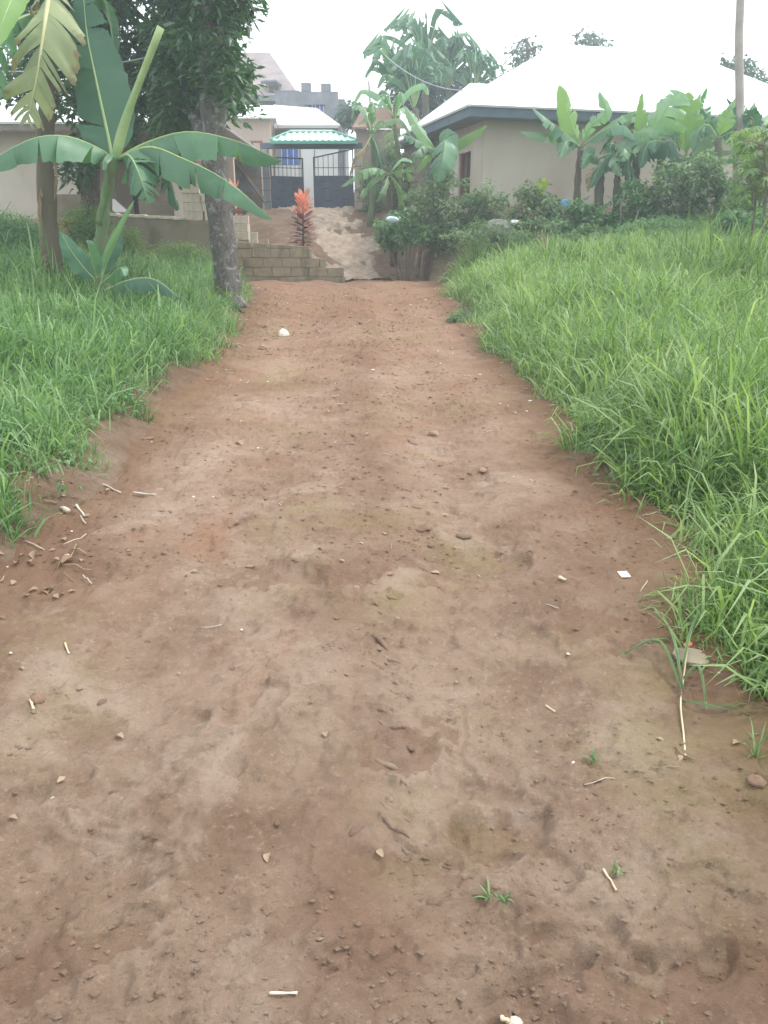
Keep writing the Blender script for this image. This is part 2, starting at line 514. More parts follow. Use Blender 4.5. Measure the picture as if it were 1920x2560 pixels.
def gz(x, y):
    """height of whatever ground lies at x, y"""
    if -2.9 < y < 20.2 and float(xl(y)) - .1 < x < float(xr(y)) + .1: return max(roadz(x, y), 0 if False else roadz(x, y))
    return Hf(x, y)

# ---------------------------------------------------------------- grass
def blades(name, pos, L, W, lean, bend, mat, rnd, seed=0, heading=None):
    g = np.random.default_rng(seed)
    n = len(pos)
    hd = g.uniform(0, 2 * np.pi, n) if heading is None else heading
    d = np.stack([np.cos(hd), np.sin(hd), np.zeros(n)], -1)
    tw = hd + np.pi / 2 + g.normal(0, .5, n)
    s = np.stack([np.cos(tw), np.sin(tw), g.normal(0, .15, n)], -1)
    p = pos.copy(); lv = []
    prof = (.75, 1.0, .72)
    for k in range(4):
        if k < 3:
            lv.append(p - s * (W * prof[k] * .5)[:, None]); lv.append(p + s * (W * prof[k] * .5)[:, None])
        else: lv.append(p)
        th = lean + bend * (k / 2.0) ** 1.4
        p = p + (np.sin(th)[:, None] * d + np.cos(th)[:, None] * np.array([0, 0, 1.])) * (L / 3)[:, None]
    V = np.stack(lv, 1).reshape(-1, 3)
    b = np.arange(n)[:, None] * 7
    q = np.concatenate([b + np.array([[0, 1, 3, 2]]), b + np.array([[2, 3, 5, 4]])], 0)
    t = b + np.array([[4, 5, 6]])
    return npmesh(name, V, q, t, mat, rnd_q=np.concatenate([rnd, rnd]), rnd_t=rnd)
def grass_points(n, side, g, ymin=.4, ymax=20.6):
    """random points in the field on one side, denser near the camera"""
    y = ymin + (ymax - ymin) * g.random(n) ** 1.25
    w = np.minimum(.62 * y + 2.2, 13.5)
    if side < 0:
        e = xl(y); x = e + .10 - (w + e + .3) * g.random(n) ** 1.0
        dist = e - x
    else:
        e = xr(y); x = e - .10 + (w - e + .3) * g.random(n) ** 1.0
        dist = x - e
    dist = dist + .38 * fbm(x * 1.7, y * 1.7, 91, 3)
    return x, y, dist
GRASS = leafmat("grass_blades", [(.05, (.066, .118, .032)), (.30, (.140, .245, .078)), (.58, (.235, .362, .138)), (.88, (.370, .465, .240)), (1.0, (.56, .50, .26))], .42, .5, .35, (1.3, 1.35, .7))
GRASSL = leafmat("grass_blades_cool", [(.05, (.052, .115, .042)), (.33, (.120, .235, .085)), (.65, (.215, .350, .145)), (.92, (.350, .455, .235)), (1.0, (.56, .50, .26))], .40, .5, .35, (1.25, 1.35, .75))
for side, name, mat, lab, n in ((1, "grass", GRASS, "bright green grass of the field sloping up to the tan house", 185000),
                                (-1, "grass", GRASSL, "green grass around the banana plants and the lichen covered tree", 140000)):
    g = np.random.default_rng(100 + side)
    x, y, dist = grass_points(n, side, g)
    keep = dist > .02 + .16 * g.random(n)
    if side < 0:
        keep &= ~((y > 18.3) & (x > -9.5)) & (y < 19.5)
        keep &= ~((y > 16.5) & (x > -3.1))
        keep &= (dist > .04 + .14 * g.random(n)) | (y > 6)
    else:
        keep &= ~((y > 18.8) & (x < 2.0))
    x, y, dist = x[keep], y[keep], dist[keep]
    n = len(x)
    tall = np.clip(.42 + .58 * sstep(.0, .7, dist), 0, 1) * (.75 + .9 * np.clip(fbm(x * .6, y * .6, 95, 3) + .3, 0, 1))
    farf = 1 + .045 * np.maximum(y - 5, 0)
    L = (.14 + .34 * g.random(n)) * tall * (1.3 if side > 0 else 1.2)
    L *= np.where(g.random(n) < .05, 1.5, 1.0)
    W = (.0045 + .0145 * g.random(n) ** 1.7) * farf * (.6 + .5 * tall)
    lean = np.abs(g.normal(.50, .36, n)); bend = np.abs(g.normal(1.05, .55, n))
    z = H(x, y) - .015
    clump = fbm(x * 2.1, y * 2.1, 97, 3)
    rnd = np.clip(.40 + .62 * clump + g.normal(0, .26, n), .02, .93)
    rnd = np.where(g.random(n) < .022, 1.0, rnd)
    # long arching blades standing out of the sward
    k = np.nonzero((dist > .12) & (g.random(n) < (.030 if side > 0 else .022)))[0]
    x, y, z = np.concatenate([x, x[k]]), np.concatenate([y, y[k]]), np.concatenate([z, z[k]])
    m_ = len(k)
    L = np.concatenate([L, g.uniform(.34, .62, m_)]); W = np.concatenate([W, g.uniform(.009, .017, m_) * farf[k]])
    lean = np.concatenate([lean, np.abs(g.normal(.35, .25, m_))]); bend = np.concatenate([bend, g.uniform(.9, 1.9, m_)])
    rnd = np.concatenate([rnd, g.uniform(.55, .93, m_)])
    o = blades(name, np.stack([x, y, z], -1), L, W, lean, bend, mat, rnd, 7 + side)
    tag(o, lab, "grass", kind="stuff")

# ---------------------------------------------------------------- steep rubble drive up to the gate
dx = np.linspace(-3.4, 1.0, 90); dy = np.linspace(20.32, 27.3, 130)
DX, DY = np.meshgrid(dx, dy)
DZ = H(DX, DY) + .03 + .09 * fbm(DX * 1.8, DY * 1.5, 71, 5, .6) + .12 * np.maximum(fbm(DX * 6, DY * 5, 73, 3, .6) - .08, 0)
ctr = np.interp(DY, [20.3, 22, 27], [-.35, -.9, -2.15]); hw = np.interp(DY, [20.3, 23, 27], [.75, 1.0, 1.35])
DZ = DZ - .16 * sstep(hw - .25, hw + .2, np.abs(DX - ctr) + .7 * fbm(DX * 1.6, DY * 1.6, 79, 4))
idx = np.arange(DX.size).reshape(DX.shape)
Q = np.stack([idx[:-1, :-1], idx[:-1, 1:], idx[1:, 1:], idx[1:, :-1]], -1).reshape(-1, 4)
YARD = surf("drive_rubble_earth", (.22, .165, .12), (.40, .33, .265), 5.5, .93, 1.0, 14, .1, (.25, .155, .10), 2.6)
drive = npmesh("driveway", np.stack([DX, DY, DZ], -1).reshape(-1, 3), Q, mat=YARD)
tag(drive, "steep pale rubble drive between the block wall and the gate", "driveway", kind="structure")
# ---------------------------------------------------------------- built things: materials
BLOCK = surf("cement_block", (.24, .20, .13), (.36, .30, .21), 5, .93, .7, 55, .15, (.085, .075, .040), 2.2)
BLOCK_PALE = surf("new_cement_block", (.50, .44, .34), (.62, .55, .44), 5, .9, .5, 60, .15, (.30, .25, .18), 2.5)
MORTAR = surf("mortar", (.34, .29, .20), (.43, .37, .27), 8, .95, .5, 60, .1)
CEMENT = surf("cement_render", (.18, .15, .105), (.27, .225, .165), 2.0, .93, .45, 40, .15, (.105, .095, .055), 1.5)
CREAM = surf("cream_wall_paint", (.50, .445, .37), (.57, .51, .43), 1.2, .85, .12, 60, .25, (.40, .33, .25), .9)
TAN = surf("tan_wall_paint", (.48, .415, .35), (.54, .475, .405), .8, .85, .10, 60, .25, (.44, .35, .28), .5)
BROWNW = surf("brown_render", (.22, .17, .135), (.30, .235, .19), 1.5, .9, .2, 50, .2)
PINKW = surf("pink_tan_render", (.42, .33, .27), (.50, .40, .33), 1.2, .88, .15, 50, .2)
GREYC = surf("raw_grey_concrete", (.17, .18, .20), (.29, .295, .31), 1.6, .9, .25, 30, .2, (.17, .17, .19), .8)
WHITEW = surf("white_wall_paint", (.70, .70, .68), (.78, .78, .76), 1.0, .8, .1, 50, .3, (.58, .56, .52), .9)
DARK = surf("dark_interior", (.05, .043, .038), (.08, .068, .058), 1.2, .9, .1, 30, .1)
NAVY = surf("dark_blue_gate_paint", (.040, .052, .090), (.070, .086, .130), 4, .55, .15, 30, .4, (.11, .115, .13), 2.0)
FASCIA = surf("dark_blue_fascia_board", (.055, .085, .115), (.085, .120, .150), 3, .6, .08, 40, .35)
SOFFIT = surf("blue_grey_soffit", (.16, .20, .24), (.22, .26, .30), 3, .7, .08, 40, .3)
CURTAIN = surf("blue_curtain", (.06, .14, .46), (.13, .25, .62), 6, .8, .1, 40, .2)
WOOD = surf("weathered_wood", (.17, .145, .12), (.27, .235, .20), 4, .88, .4, 40, .15)
REDBR = surf("red_brown_frame", (.20, .085, .06), (.28, .13, .09), 4, .7, .1, 40, .2)
BROWNROOF = surf("aged_brown_sheet_roof", (.20, .165, .165), (.29, .24, .235), 1.8, .75, .2, 20, .3, (.15, .11, .10), 1.0)
def corrugated(name, c, rough, ax=(26, 0, 0), metal=.0):
    t = NT(name); v = t.coord()
    dn = t.noise(v, 1.4, 5, .6)
    col = t.mix(t.ramp(dn, [(.35, 0), (.75, .35)]), c, [k * .86 for k in c])
    return t.done(t.principled(col, rough, t.bump(t.noise(v, 6, 3), .05, .01), .5, metal))
ROOFW = corrugated("pale_metal_roof_sheet", (.86, .89, .90), .38, metal=.25)
GREENT = corrugated("light_green_roof_tile", (.44, .60, .52), .45)
DKGREEN = corrugated("green_metal_edge", (.10, .32, .25), .5)

def pxbox(mb, u0, v0, u1, v1, Y, th, M=None):
    """upright box whose front face covers the photo rectangle at distance Y"""
    a, b = P(u0, v0, Y), P(u1, v1, Y)
    mb.box(a.x, b.x, Y, Y + th, b.z, a.z)
    return mb

# ---------------------------------------------------------------- front retaining wall of blocks
YW = 20.0
RW = random.Random(3)
wl, wr = P(520, 700, YW).x, P(862, 700, YW).x
zb = zr(YW) - .10
wall = empty("block_retaining_wall", (wl, YW, zb), "weathered brown block retaining wall with a stepped end at the road", "wall")
CH, BL = .205, .43
def wobj(mb, name, mat): return mb.build(name, mat, wall, bevel=.008)
def end_x(course): return {0: wr, 1: wr - .03, 2: P(815, 660, YW).x, 3: P(778, 640, YW).x, 4: P(772, 620, YW).x}[course]
for c in range(4):
    x = wl - (BL / 2 if c % 2 else 0)
    z0 = zb + c * (CH + .012)
    ex = end_x(c)
    while x < ex - .06:
        x1 = min(x + BL + RW.uniform(-.02, .02), ex)
        xa = max(x, wl)
        if x1 - xa > .05:
            d = RW.uniform(-.012, .012)
            wobj(MB().box(xa, x1, YW + d, YW + .2 + d, z0 + RW.uniform(0, .006), z0 + CH), "block", BLOCK)
        x = x1 + .014
z0 = zb + 4 * (CH + .012)
x = wl
ztl, ztr = P(560, 598, YW).z, P(765, 617, YW).z
k = 0
while x < end_x(4) - .1:                                    # tall top course, pale mortar plugs between
    x1 = min(x + .36, end_x(4))
    f = (x - wl) / (end_x(4) - wl)
    zt = ztl + (ztr - ztl) * f
    f2 = (x1 - wl) / (end_x(4) - wl)
    zt2 = ztl + (ztr - ztl) * f2
    m = MB()
    vs = [(x, YW, z0), (x1, YW, z0), (x1, YW + .22, z0), (x, YW + .22, z0), (x, YW, zt), (x1, YW, zt2), (x1, YW + .22, zt2), (x, YW + .22, zt)]
    m.add(vs, [(0, 3, 2, 1), (4, 5, 6, 7), (0, 1, 5, 4), (1, 2, 6, 5), (2, 3, 7, 6), (3, 0, 4, 7)])
    wobj(m, "block", BLOCK)
    if 1 < k < 5:
        wobj(MB().box(x - .034, x + .012, YW - .012, YW + .1, z0 + .02, z0 + .20), "mortar_plug", MORTAR)
    x = x1 + .014; k += 1
core = MB().box(wl + .02, wr - .05, YW + .03, YW + .17, zb - .15, zb + 2 * (CH + .012) - .02)
core.box(wl + .02, end_x(3) - .03, YW + .03, YW + .17, zb + .3, z0 - .01)
core.build("mortar_bed", MORTAR, wall)

# ---------------------------------------------------------------- rendered retaining wall of the left yard
YL = 18.6
a, b = P(225, 536, YL), P(560, 562, YL)
lw_ = empty("rendered_retaining_wall", (a.x, YL, Hf(-5.5, YL)), "long stained cement wall holding up the yard behind the trees", "wall")
m = MB()
zt = lambda u: P(u, 536 + (u - 225) * .055, YL).z
xa, xb, xc = P(225, 536, YL).x, P(470, 560, YL).x, P(560, 562, YL).x
zlow = zr(19.0) - .15
for (x0, x1, h0, h1) in ((xa, xb, zt(225), zt(470)), (xb, xc, zt(470), zt(560) - .12)):
    vs = [(x0, YL, zlow), (x1, YL, zlow), (x1, YL + .22, zlow), (x0, YL + .22, zlow), (x0, YL, h0), (x1, YL, h1), (x1, YL + .22, h1), (x0, YL + .22, h0)]
    MB().add(vs, [(0, 3, 2, 1), (4, 5, 6, 7), (0, 1, 5, 4), (1, 2, 6, 5), (2, 3, 7, 6), (3, 0, 4, 7)]).build("wall_section", CEMENT, lw_, bevel=.01)
for k in range(7):                                           # pale coping pieces
    x0 = xa + (xb - xa) * k / 7; x1 = xa + (xb - xa) * (k + 1) / 7 - .012
    zc = zt(225 + 245 * (k + .5) / 7)
    MB().box(x0, x1, YL - .025, YL + .25, zc - .012, zc + .045 + .01 * (k % 2)).build("coping", BLOCK_PALE, lw_, bevel=.008)
MB().box(xc - .2, xc, YL + .222, YW + .25, zlow, P(560, 590, YL).z).build("return_wall", CEMENT, lw_, bevel=.01)

# loose new blocks piled on both walls
def loose_block(p, L, h, d, rz, lab):
    M = Matrix.Translation(p) @ Matrix.Rotation(rz, 4, 'Z')
    o = empty("concrete_block", p, lab, "concrete block", "loose pale blocks piled on the walls", rz)
    m = MB().box(-L / 2, L / 2, -d / 2, d / 2, 0, h, M)
    m.build("shell", BLOCK_PALE, o, bevel=.008)
    for s in (-1, 1):                                        # cores seen from above
        MB().box(s * L * .23 - L * .14, s * L * .23 + L * .14, -d * .28, d * .28, h + .001, h + .004, M).build("core_opening", DARK, o)
    return o
bl = ["pale cement block on the %%s side, %s course of the pile on the stained wall" % w for w in ("bottom", "second", "third")] + ["single pale cement block topping the pile on the stained wall"]
p0 = P(505, 560, YL)
zs = zt(500) + .004
for r in range(4):
    for c in range(2):
        if r == 3 and c == 1: continue
        loose_block((p0.x - .18 + c * .43 + RW.uniform(-.03, .03) - (.03 if r else 0), YL + .11 + RW.uniform(-.03, .03), zs + r * .185), .40, .18, .2, RW.uniform(-.12, .12), bl[r] if r == 3 else bl[r] % ("trunk", "parapet")[1 - c])
bl2 = ["pale cement block in the %s course of the small pile by the red shrub" % w for w in ("bottom", "second", "third", "topmost")]
p1 = P(608, 600, 20.42)
zs2 = Hf(p1.x, 20.42)
for r, c in ((0, 0), (1, 0), (2, 0), (3, 0), (0, 1), (1, 1)):
    loose_block((p1.x - .05 + c * .22, 20.42 + RW.uniform(-.03, .03) + c * .25, zs2 + r * .185), .42 if c == 0 else .3, .18, .2, RW.uniform(-.15, .15), bl2[r] if c == 0 else bl2[r].replace("pale cement block", "shorter pale block"))

# ---------------------------------------------------------------- hip roof helper
def hip_roof(corners, apexes, thick=.05):
    """corners: 4 eave points ccw from above (front-left, front-right, back-right, back-left); apexes: ridge left, ridge right"""
    fl, fr, br, bl_ = [Vector(c) for c in corners]; rl, rr = [Vector(c) for c in apexes]
    return [[fl, fr, rr, rl], [fr, br, rr], [br, bl_, rl, rr], [bl_, fl, rl]]
def roof_parts(planes, mat, parent, edge=None, thick=.05, seams=0):
    for pts in planes:
        o = MB().poly(pts, thick).build("roof_plane", mat, parent)
        if seams:
            a0, b0 = Vector(pts[0]), Vector(pts[1])
            n = (pts[1] - pts[0]).cross(pts[2] - pts[0]).normalized()
            k = max(int((b0 - a0).length / seams), 1)
            m = MB()
            for i in range(1, k):
                p = a0.lerp(b0, i / k)
                # seam runs up the slope until it meets the plane's edges
                e = (b0 - a0).normalized(); up = n.cross(e)
                best = 0
                for j in range(1, len(pts)):
                    q0, q1 = Vector(pts[j]) - p, Vector(pts[(j + 1) % len(pts)]) - p
                    x0, y0, x1, y1 = q0.dot(e), q0.dot(up), q1.dot(e), q1.dot(up)
                    if (x0 - 1e-6) * (x1 + 1e-6) < 0 and abs(x1 - x0) > 1e-6:
                        yy = y0 + (y1 - y0) * (-x0 / (x1 - x0)); best = max(best, yy)
                if best > .15:
                    q = p + up * best * .985
                    s = e * .02
                    m.add([p - s + n * .002, p + s + n * .002, q + s + n * .002, q - s + n * .002, p + n * .028, q + n * .028],
                          [(0, 4, 5, 3), (4, 1, 2, 5), (0, 1, 4), (3, 5, 2)])
            if m.v: m.build("seam_rib", mat, o)

# ---------------------------------------------------------------- tan house on the right
ANG = math.radians(14.5)
YH = 21.2
c0 = P(1203, 545, YH)                                         # wall corner at the ground
d1 = Vector((math.cos(ANG), math.sin(ANG), 0)); d2 = Vector((-math.sin(ANG), math.cos(ANG), 0))
zf, ze = 1.6, P(1200, 300, YH).z
Lh, Dh, OV = 9.6, 4.4, .62
house = empty("tan_house", (c0.x, c0.y, zf), "long tan walled house with a pale metal hip roof and dark eaves", "house", rz=ANG)
HM = Matrix.Translation((c0.x, c0.y, 0)) @ Matrix.Rotation(ANG, 4, 'Z')
def hb(x0, x1, y0, y1, z0, z1): return MB().box(x0, x1, y0, y1, z0, z1, HM)
hb(0, Lh, 0, .2, zf, ze).build("front_wall", TAN, house)
hb(0, .2, .203, .9, zf, ze).build("side_wall", CREAM, house)
hb(0, .2, 1.8, 2.5, zf, ze).build("side_wall", CREAM, house)
hb(0, .2, .9, 1.8, zf, zf + .95).build("side_wall", CREAM, house)
hb(0, .2, .9, 1.8, zf + 2.1, ze).build("side_wall", CREAM, house)
w = hb(.10, .16, .9, 1.8, zf + .95, zf + 2.1).build("window", DARK, house)
hb(.05, .10, .9, .96, zf + .95, zf + 2.1).build("frame", REDBR, w); hb(.05, .10, 1.74, 1.8, zf + .95, zf + 2.1).build("frame", REDBR, w)
hb(.05, .10, 1.32, 1.38, zf + .95, zf + 2.1).build("frame", REDBR, w)
hb(Lh - .2, Lh, .203, Dh, zf, ze).build("side_wall", TAN, house); hb(.2, Lh - .2, Dh - .2, Dh, zf, ze).build("back_wall", TAN, house)
hb(-.012, Lh + .012, -.012, -.001, zf, zf + .75).build("plinth_band", surf("mud_splashed_plinth", (.33, .23, .17), (.42, .31, .24), 2, .9, .2, 40, .2), house)
hb(-OV + .03, Lh + OV - .03, -OV + .03, Dh + OV - .03, ze + .0, ze + .04).build("soffit", SOFFIT, house)
for (x0, x1, y0, y1) in ((-OV, Lh + OV, -OV, -OV + .028), (-OV, Lh + OV, Dh + OV - .028, Dh + OV), (-OV, -OV + .028, -OV + .03, Dh + OV - .03), (Lh + OV - .028, Lh + OV, -OV + .03, Dh + OV - .03)):
    hb(x0, x1, y0, y1, ze - .02, ze + .22).build("fascia", FASCIA, house)
zR = P(1450, 118, YH + 3.2).z
e = .06
cs = [HM @ Vector(p) for p in ((-OV - e, -OV - e, ze + .225), (Lh + OV + e, -OV - e, ze + .225), (Lh + OV + e, Dh + OV + e, ze + .225), (-OV - e, Dh + OV + e, ze + .225))]
ap = [HM @ Vector((2.8, Dh / 2, zR)), HM @ Vector((Lh - 2.8, Dh / 2, zR))]
roof_parts(hip_roof(cs, ap), ROOFW, house)
# recessed veranda on the side, and the rear wing that shows past the left eave
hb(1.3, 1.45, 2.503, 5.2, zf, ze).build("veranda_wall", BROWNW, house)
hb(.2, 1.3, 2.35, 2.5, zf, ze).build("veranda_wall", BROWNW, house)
hb(1.26, 1.297, 3.0, 3.8, zf + .1, zf + 2.1).build("door", REDBR, house)
hb(.02, .11, Dh - .1, Dh - .01, zf, ze).build("veranda_post", SOFFIT, house)
HI = HM.inverted()
pw = HI @ P(1062, 330, 25.9)
wx0, wy0, zw = pw.x, pw.y, pw.z
wx1, wy1 = wx0 + 4.5, wy0 + 4.5
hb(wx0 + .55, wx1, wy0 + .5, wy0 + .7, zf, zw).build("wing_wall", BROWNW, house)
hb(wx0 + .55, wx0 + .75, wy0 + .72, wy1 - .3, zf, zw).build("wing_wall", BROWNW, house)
hb(wx0 + .25, wx0 + .34, wy0 + .1, wy0 + .19, zf, zw).build("wing_post", SOFFIT, house)
hb(wx0, wx0 + .9, wy0, wy0 + .028, zw - .10, zw + .04).build("fascia", FASCIA, house)
hb(wx0 + .03, wx1, wy0 + .03, wy1 - .1, zw - .03, zw + .01).build("soffit", SOFFIT, house)
zp_ = zw + 1.75
wc = [HM @ Vector(p) for p in ((wx0 - .05, wy0 - .05, zw + .045), (wx1, wy0 - .05, zw + .045), (wx1, wy1, zw + .045), (wx0 - .05, wy1, zw + .045))]
wa = [HM @ Vector((wx0 + 2.2, (wy0 + wy1) / 2, zp_)), HM @ Vector((wx1 - .4, (wy0 + wy1) / 2, zp_))]
roof_parts(hip_roof(wc, wa), ROOFW, house)

# ---------------------------------------------------------------- cream house on the left
YC = 20.6
lh = empty("cream_house", (P(100, 540, YC).x, YC, 1.6), "cream house with a veranda behind the banana plants and pale roof", "house")
ze2 = P(100, 330, YC).z
xq = lambda u, Y=YC: P(u, 500, Y).x
zt2_ = 2.0
MB().box(xq(-260), xq(214), YC, YC + .2, 1.2, ze2).build("front_wall", CREAM, lh)
MB().box(xq(135), xq(214), YC - .05, YC - .002, 1.2, P(100, 486, YC).z).build("plinth", CEMENT, lh)
MB().box(xq(214) - .2, xq(214), YC + .203, YC + 2.4, 1.2, ze2).build("side_wall", CREAM, lh)
MB().box(xq(214), xq(545), YC + 2.4, YC + 2.6, 1.2, ze2).build("veranda_wall", PINKW, lh)
for (u0, u1) in ((262, 300), (385, 428)):                    # dark doorway and window on the veranda
    MB().box(xq(u0), xq(u1), YC + 2.36, YC + 2.398, zt2_ + (.05 if u0 < 300 else .9), zt2_ + 2.05).build("door" if u0 < 300 else "window", DARK, lh)
MB().box(xq(300), xq(316), YC + 2.33, YC + 2.397, zt2_, zt2_ + 2.1).build("door_frame", REDBR, lh)
MB().box(xq(214) + .003, xq(545), YC - .1, YC + 2.39, 1.5, zt2_ + .03).build("veranda_floor", CEMENT, lh)
MB().box(xq(338), xq(438), YC + .25, YC + .37, zt2_ + .03, P(380, 500, YC).z).build("parapet", CEMENT, lh)
MB().box(xq(430), xq(449), YC + .12, YC + .32, zt2_ + .03, ze2).build("pier", CREAM, lh, bevel=.01)
MB().tube([(xq(494), YC + .15, zt2_ + .03), (xq(494), YC + .15, ze2)], .095, 16).build("column", PINKW, lh, smooth=True)
MB().tube([(xq(494), YC + .15, zt2_ + 1.32), (xq(494), YC + .15, zt2_ + 1.40)], .125, 16).build("column_ring", PINKW, lh, smooth=True)
m = MB(); a, b, c = P(281, 530, YC - .4), P(281, 497, YC - .4), P(318, 531, YC - .4)
m.poly([a, c, b], .18).build("stair_cheek", WHITEW, lh)
MB().box(xq(-300), xq(560), YC - .55, YC - .52, ze2 - .03, ze2 + .14).build("fascia", surf("grey_fascia", (.20, .17, .15), (.28, .25, .22), 3, .8, .1, 40, .2), lh)
zr2 = P(100, 236, YC + 3).z
rc = [Vector(p) for p in ((xq(-320), YC - .6, ze2 + .145), (xq(575), YC - .6, ze2 + .145), (xq(575), YC + 6.5, ze2 + .145), (xq(-320), YC + 6.5, ze2 + .145))]
ra = [Vector((xq(-40), YC + 3, zr2)), Vector((xq(330), YC + 3, zr2))]
roof_parts(hip_roof(rc, ra), ROOFW, lh)
MB().box(xq(214), xq(545), YC - .5, YC + 2.39, ze2 - .01, ze2 + .03).build("veranda_ceiling", BROWNW, lh)
MB().box(xq(-260), xq(-260) + .2, YC + .203, YC + 6, 1.2, ze2).build("side_wall", CREAM, lh)

# ---------------------------------------------------------------- gate
YG = GATE_Y
zg = GATE_Z
gate = empty("compound_gate", (P(780, 524, YG).x, YG, zg), "dark blue double metal gate standing ajar under a green tiled canopy", "gate")
def gx_(u, Y=YG): return P(u, 480, Y).x
def gz_(v, Y=YG): return P(780, v, Y).z
pl = pxbox(MB(), 654, 372, 676, 540, YG, .26).build("gate_post", GREYC, gate, bevel=.01)
pr = pxbox(MB(), 885, 372, 906, 540, YG, .26).build("gate_post", PINKW, gate, bevel=.01)
for s, po, u0, u1 in ((0, pl, 653, 677), (1, pr, 884, 907)):
    for vv in (415, 445, 475, 503):                          # block courses showing through the post
        pxbox(MB(), u0, vv, u1, vv + 1.3, YG - .003, .004).build("joint", DARK, po)
def leaf(hx, width, ang, sgn, name, vt, va, vb):
    """one gate leaf: hinge at hx, swung by ang"""
    M = Matrix.Translation((hx, YG + .1, 0)) @ Matrix.Rotation(ang, 4, 'Z')
    s = sgn
    z0, zp = zg + .05, gz_(443)
    za, zb_ = gz_(va), gz_(vb)                                # top rail height at hinge and at the free end
    pn = empty(name, (hx, YG + .1, zg)); pn.parent = gate
    pn.location = Vector((hx, YG + .1, zg)) - Vector(gate.location)
    X = lambda f: s * width * f
    def bx(x0, x1, y0, y1, zz0, zz1, nm, mat):
        x0, x1 = min(x0, x1), max(x0, x1)
        return MB().box(x0, x1, y0, y1, zz0, zz1, M).build(nm, mat, pn)
    bx(X(.03), X(.97), -.004, .004, z0 + .05, zp, "panel", NAVY)
    bx(X(0), X(.03), -.025, .025, z0, za, "stile", NAVY); bx(X(.97), X(1), -.025, .025, z0, zb_, "stile", NAVY)
    bx(X(.031), X(.969), -.022, .022, zp, zp + .05, "rail", NAVY); bx(X(.031), X(.969), -.022, .022, z0, z0 + .05, "rail", NAVY)
    bx(X(.031), X(.969), -.016, .016, (z0 + zp) / 2 - .02, (z0 + zp) / 2 + .02, "rail", NAVY)
    m = MB(); a, b = M @ Vector((X(.0), 0, za)), M @ Vector((X(1), 0, zb_)); m.tube([a, b], .02, 6).build("top_rail", NAVY, pn)
    n = 8
    for k in range(1, n):
        f = k / n
        zt_ = za + (zb_ - za) * f
        m = MB(); m.tube([M @ Vector((X(f), 0, zp + .04)), M @ Vector((X(f), 0, zt_))], .010, 6).build("bar", NAVY, pn)
    bx(X(.031), X(.969), -.010, .010, (zp + zb_) / 2 - .01, (zp + zb_) / 2 + .01, "mid_rail", NAVY)
    for (fx, fz) in ((.12, .28), (.55, .22), (.30, .55), (.62, .62), (.2, .82), (.70, .85)):     # pressed louvres
        bx(X(fx), X(fx + .16), -.016, -.0045, z0 + (zp - z0) * fz, z0 + (zp - z0) * fz + .03, "louvre", DARK)
leaf(gx_(677), gx_(753) - gx_(677) + .14, math.radians(26), 1, "gate_leaf", 0, 392, 392)
leaf(gx_(884), gx_(884) - gx_(784), 0.0, -1, "gate_leaf", 0, 372, 394)
# canopy over the gate
zc = gz_(356)
pxbox(MB(), 654, 357, 906, 371, YG + .02, .22).build("lintel", FASCIA, gate)
fl, fr = P(676, 353, YG - .5), P(893, 353, YG - .5)
rl, rr = P(726, 332, YG + .13), P(832, 332, YG + .13)
bl_, br_ = Vector((fl.x, YG + .8, fl.z)), Vector((fr.x, YG + .8, fr.z))
planes = hip_roof([fl, fr, br_, bl_], [rl, rr])
roof_parts(planes, GREENT, gate, thick=.04)
e = (fr - fl).normalized()
n_ = (fr - fl).cross(rr - fl).normalized()
N = 14
for k in range(N):                                            # ribbed tile columns on the front slope
    f0, f1 = (k + .08) / N, (k + .92) / N
    a0, a1 = fl.lerp(fr, f0), fl.lerp(fr, f1)
    # clip the column's top against the hips
    def topat(p):
        up = n_.cross(e); L = (rl - fl).dot(up)
        xx = (p - fl).dot(e); xa_, xb_ = (rl - fl).dot(e), (rr - fl).dot(e); W_ = (fr - fl).length
        h = L if xa_ <= xx <= xb_ else (L * xx / xa_ if xx < xa_ else L * (W_ - xx) / (W_ - xb_))
        return p + up * max(h, .02) * .97
    b1, b0 = topat(a1), topat(a0)
    mid0, mid1 = (a0 + a1) / 2 + n_ * .05, (b0 + b1) / 2 + n_ * .05
    m = MB(); o_ = n_ * .003
    m.add([a0 + o_, mid0, a1 + o_, b1 + o_, mid1, b0 + o_], [(0, 1, 4, 5), (1, 2, 3, 4), (0, 2, 1), (3, 5, 4)]).build("roof_tile", GREENT, gate)
MB().box(fl.x, fr.x, fl.y - .02, fl.y - .001, fl.z - .07, fl.z + .015).build("gutter_edge", DKGREEN, gate)
for (A, B) in ((fl, rl), (fr, rr), (rl, rr)):
    MB().tube([A + Vector((0, 0, .05)), B + Vector((0, 0, .05))], .035, 6).build("ridge_cap", DKGREEN if A is not rl else GREENT, gate)

# boundary wall beside the gate with a leaning plank
bw = empty("boundary_wall", (gx_(620), YG, zg), "rough grey block wall joining the grey gate post", "wall")
zt_ = gz_(404); 
x = gx_(584); r = 0
zrow = zg - .5
while zrow < zt_ - .05:
    x = gx_(556) - (.2 if r % 2 else 0)
    while x < gx_(652):
        x1 = min(x + .40, gx_(652))
        MB().box(x, x1, YG + .03 + RW.uniform(-.02, .02), YG + .22, zrow, min(zrow + .19, zt_)).build("block", GREYC if RW.random() < .5 else BROWNW, bw, bevel=.008)
        x = x1 + .014
    zrow += .205; r += 1
MB().box(gx_(552), gx_(653), YG + .06, YG + .2, zg - .5, zt_ - .03).build("mortar_bed", CEMENT, bw)
pk = empty("leaning_plank", P(662, 506, YG - .35), "grey timber plank leaning against the block wall by the gate", "plank")
a, b = P(586, 400, YG - .06), P(663, 505, YG - .45)
MB().tube([a, b], .06, 4).build("plank_board", WOOD, pk)
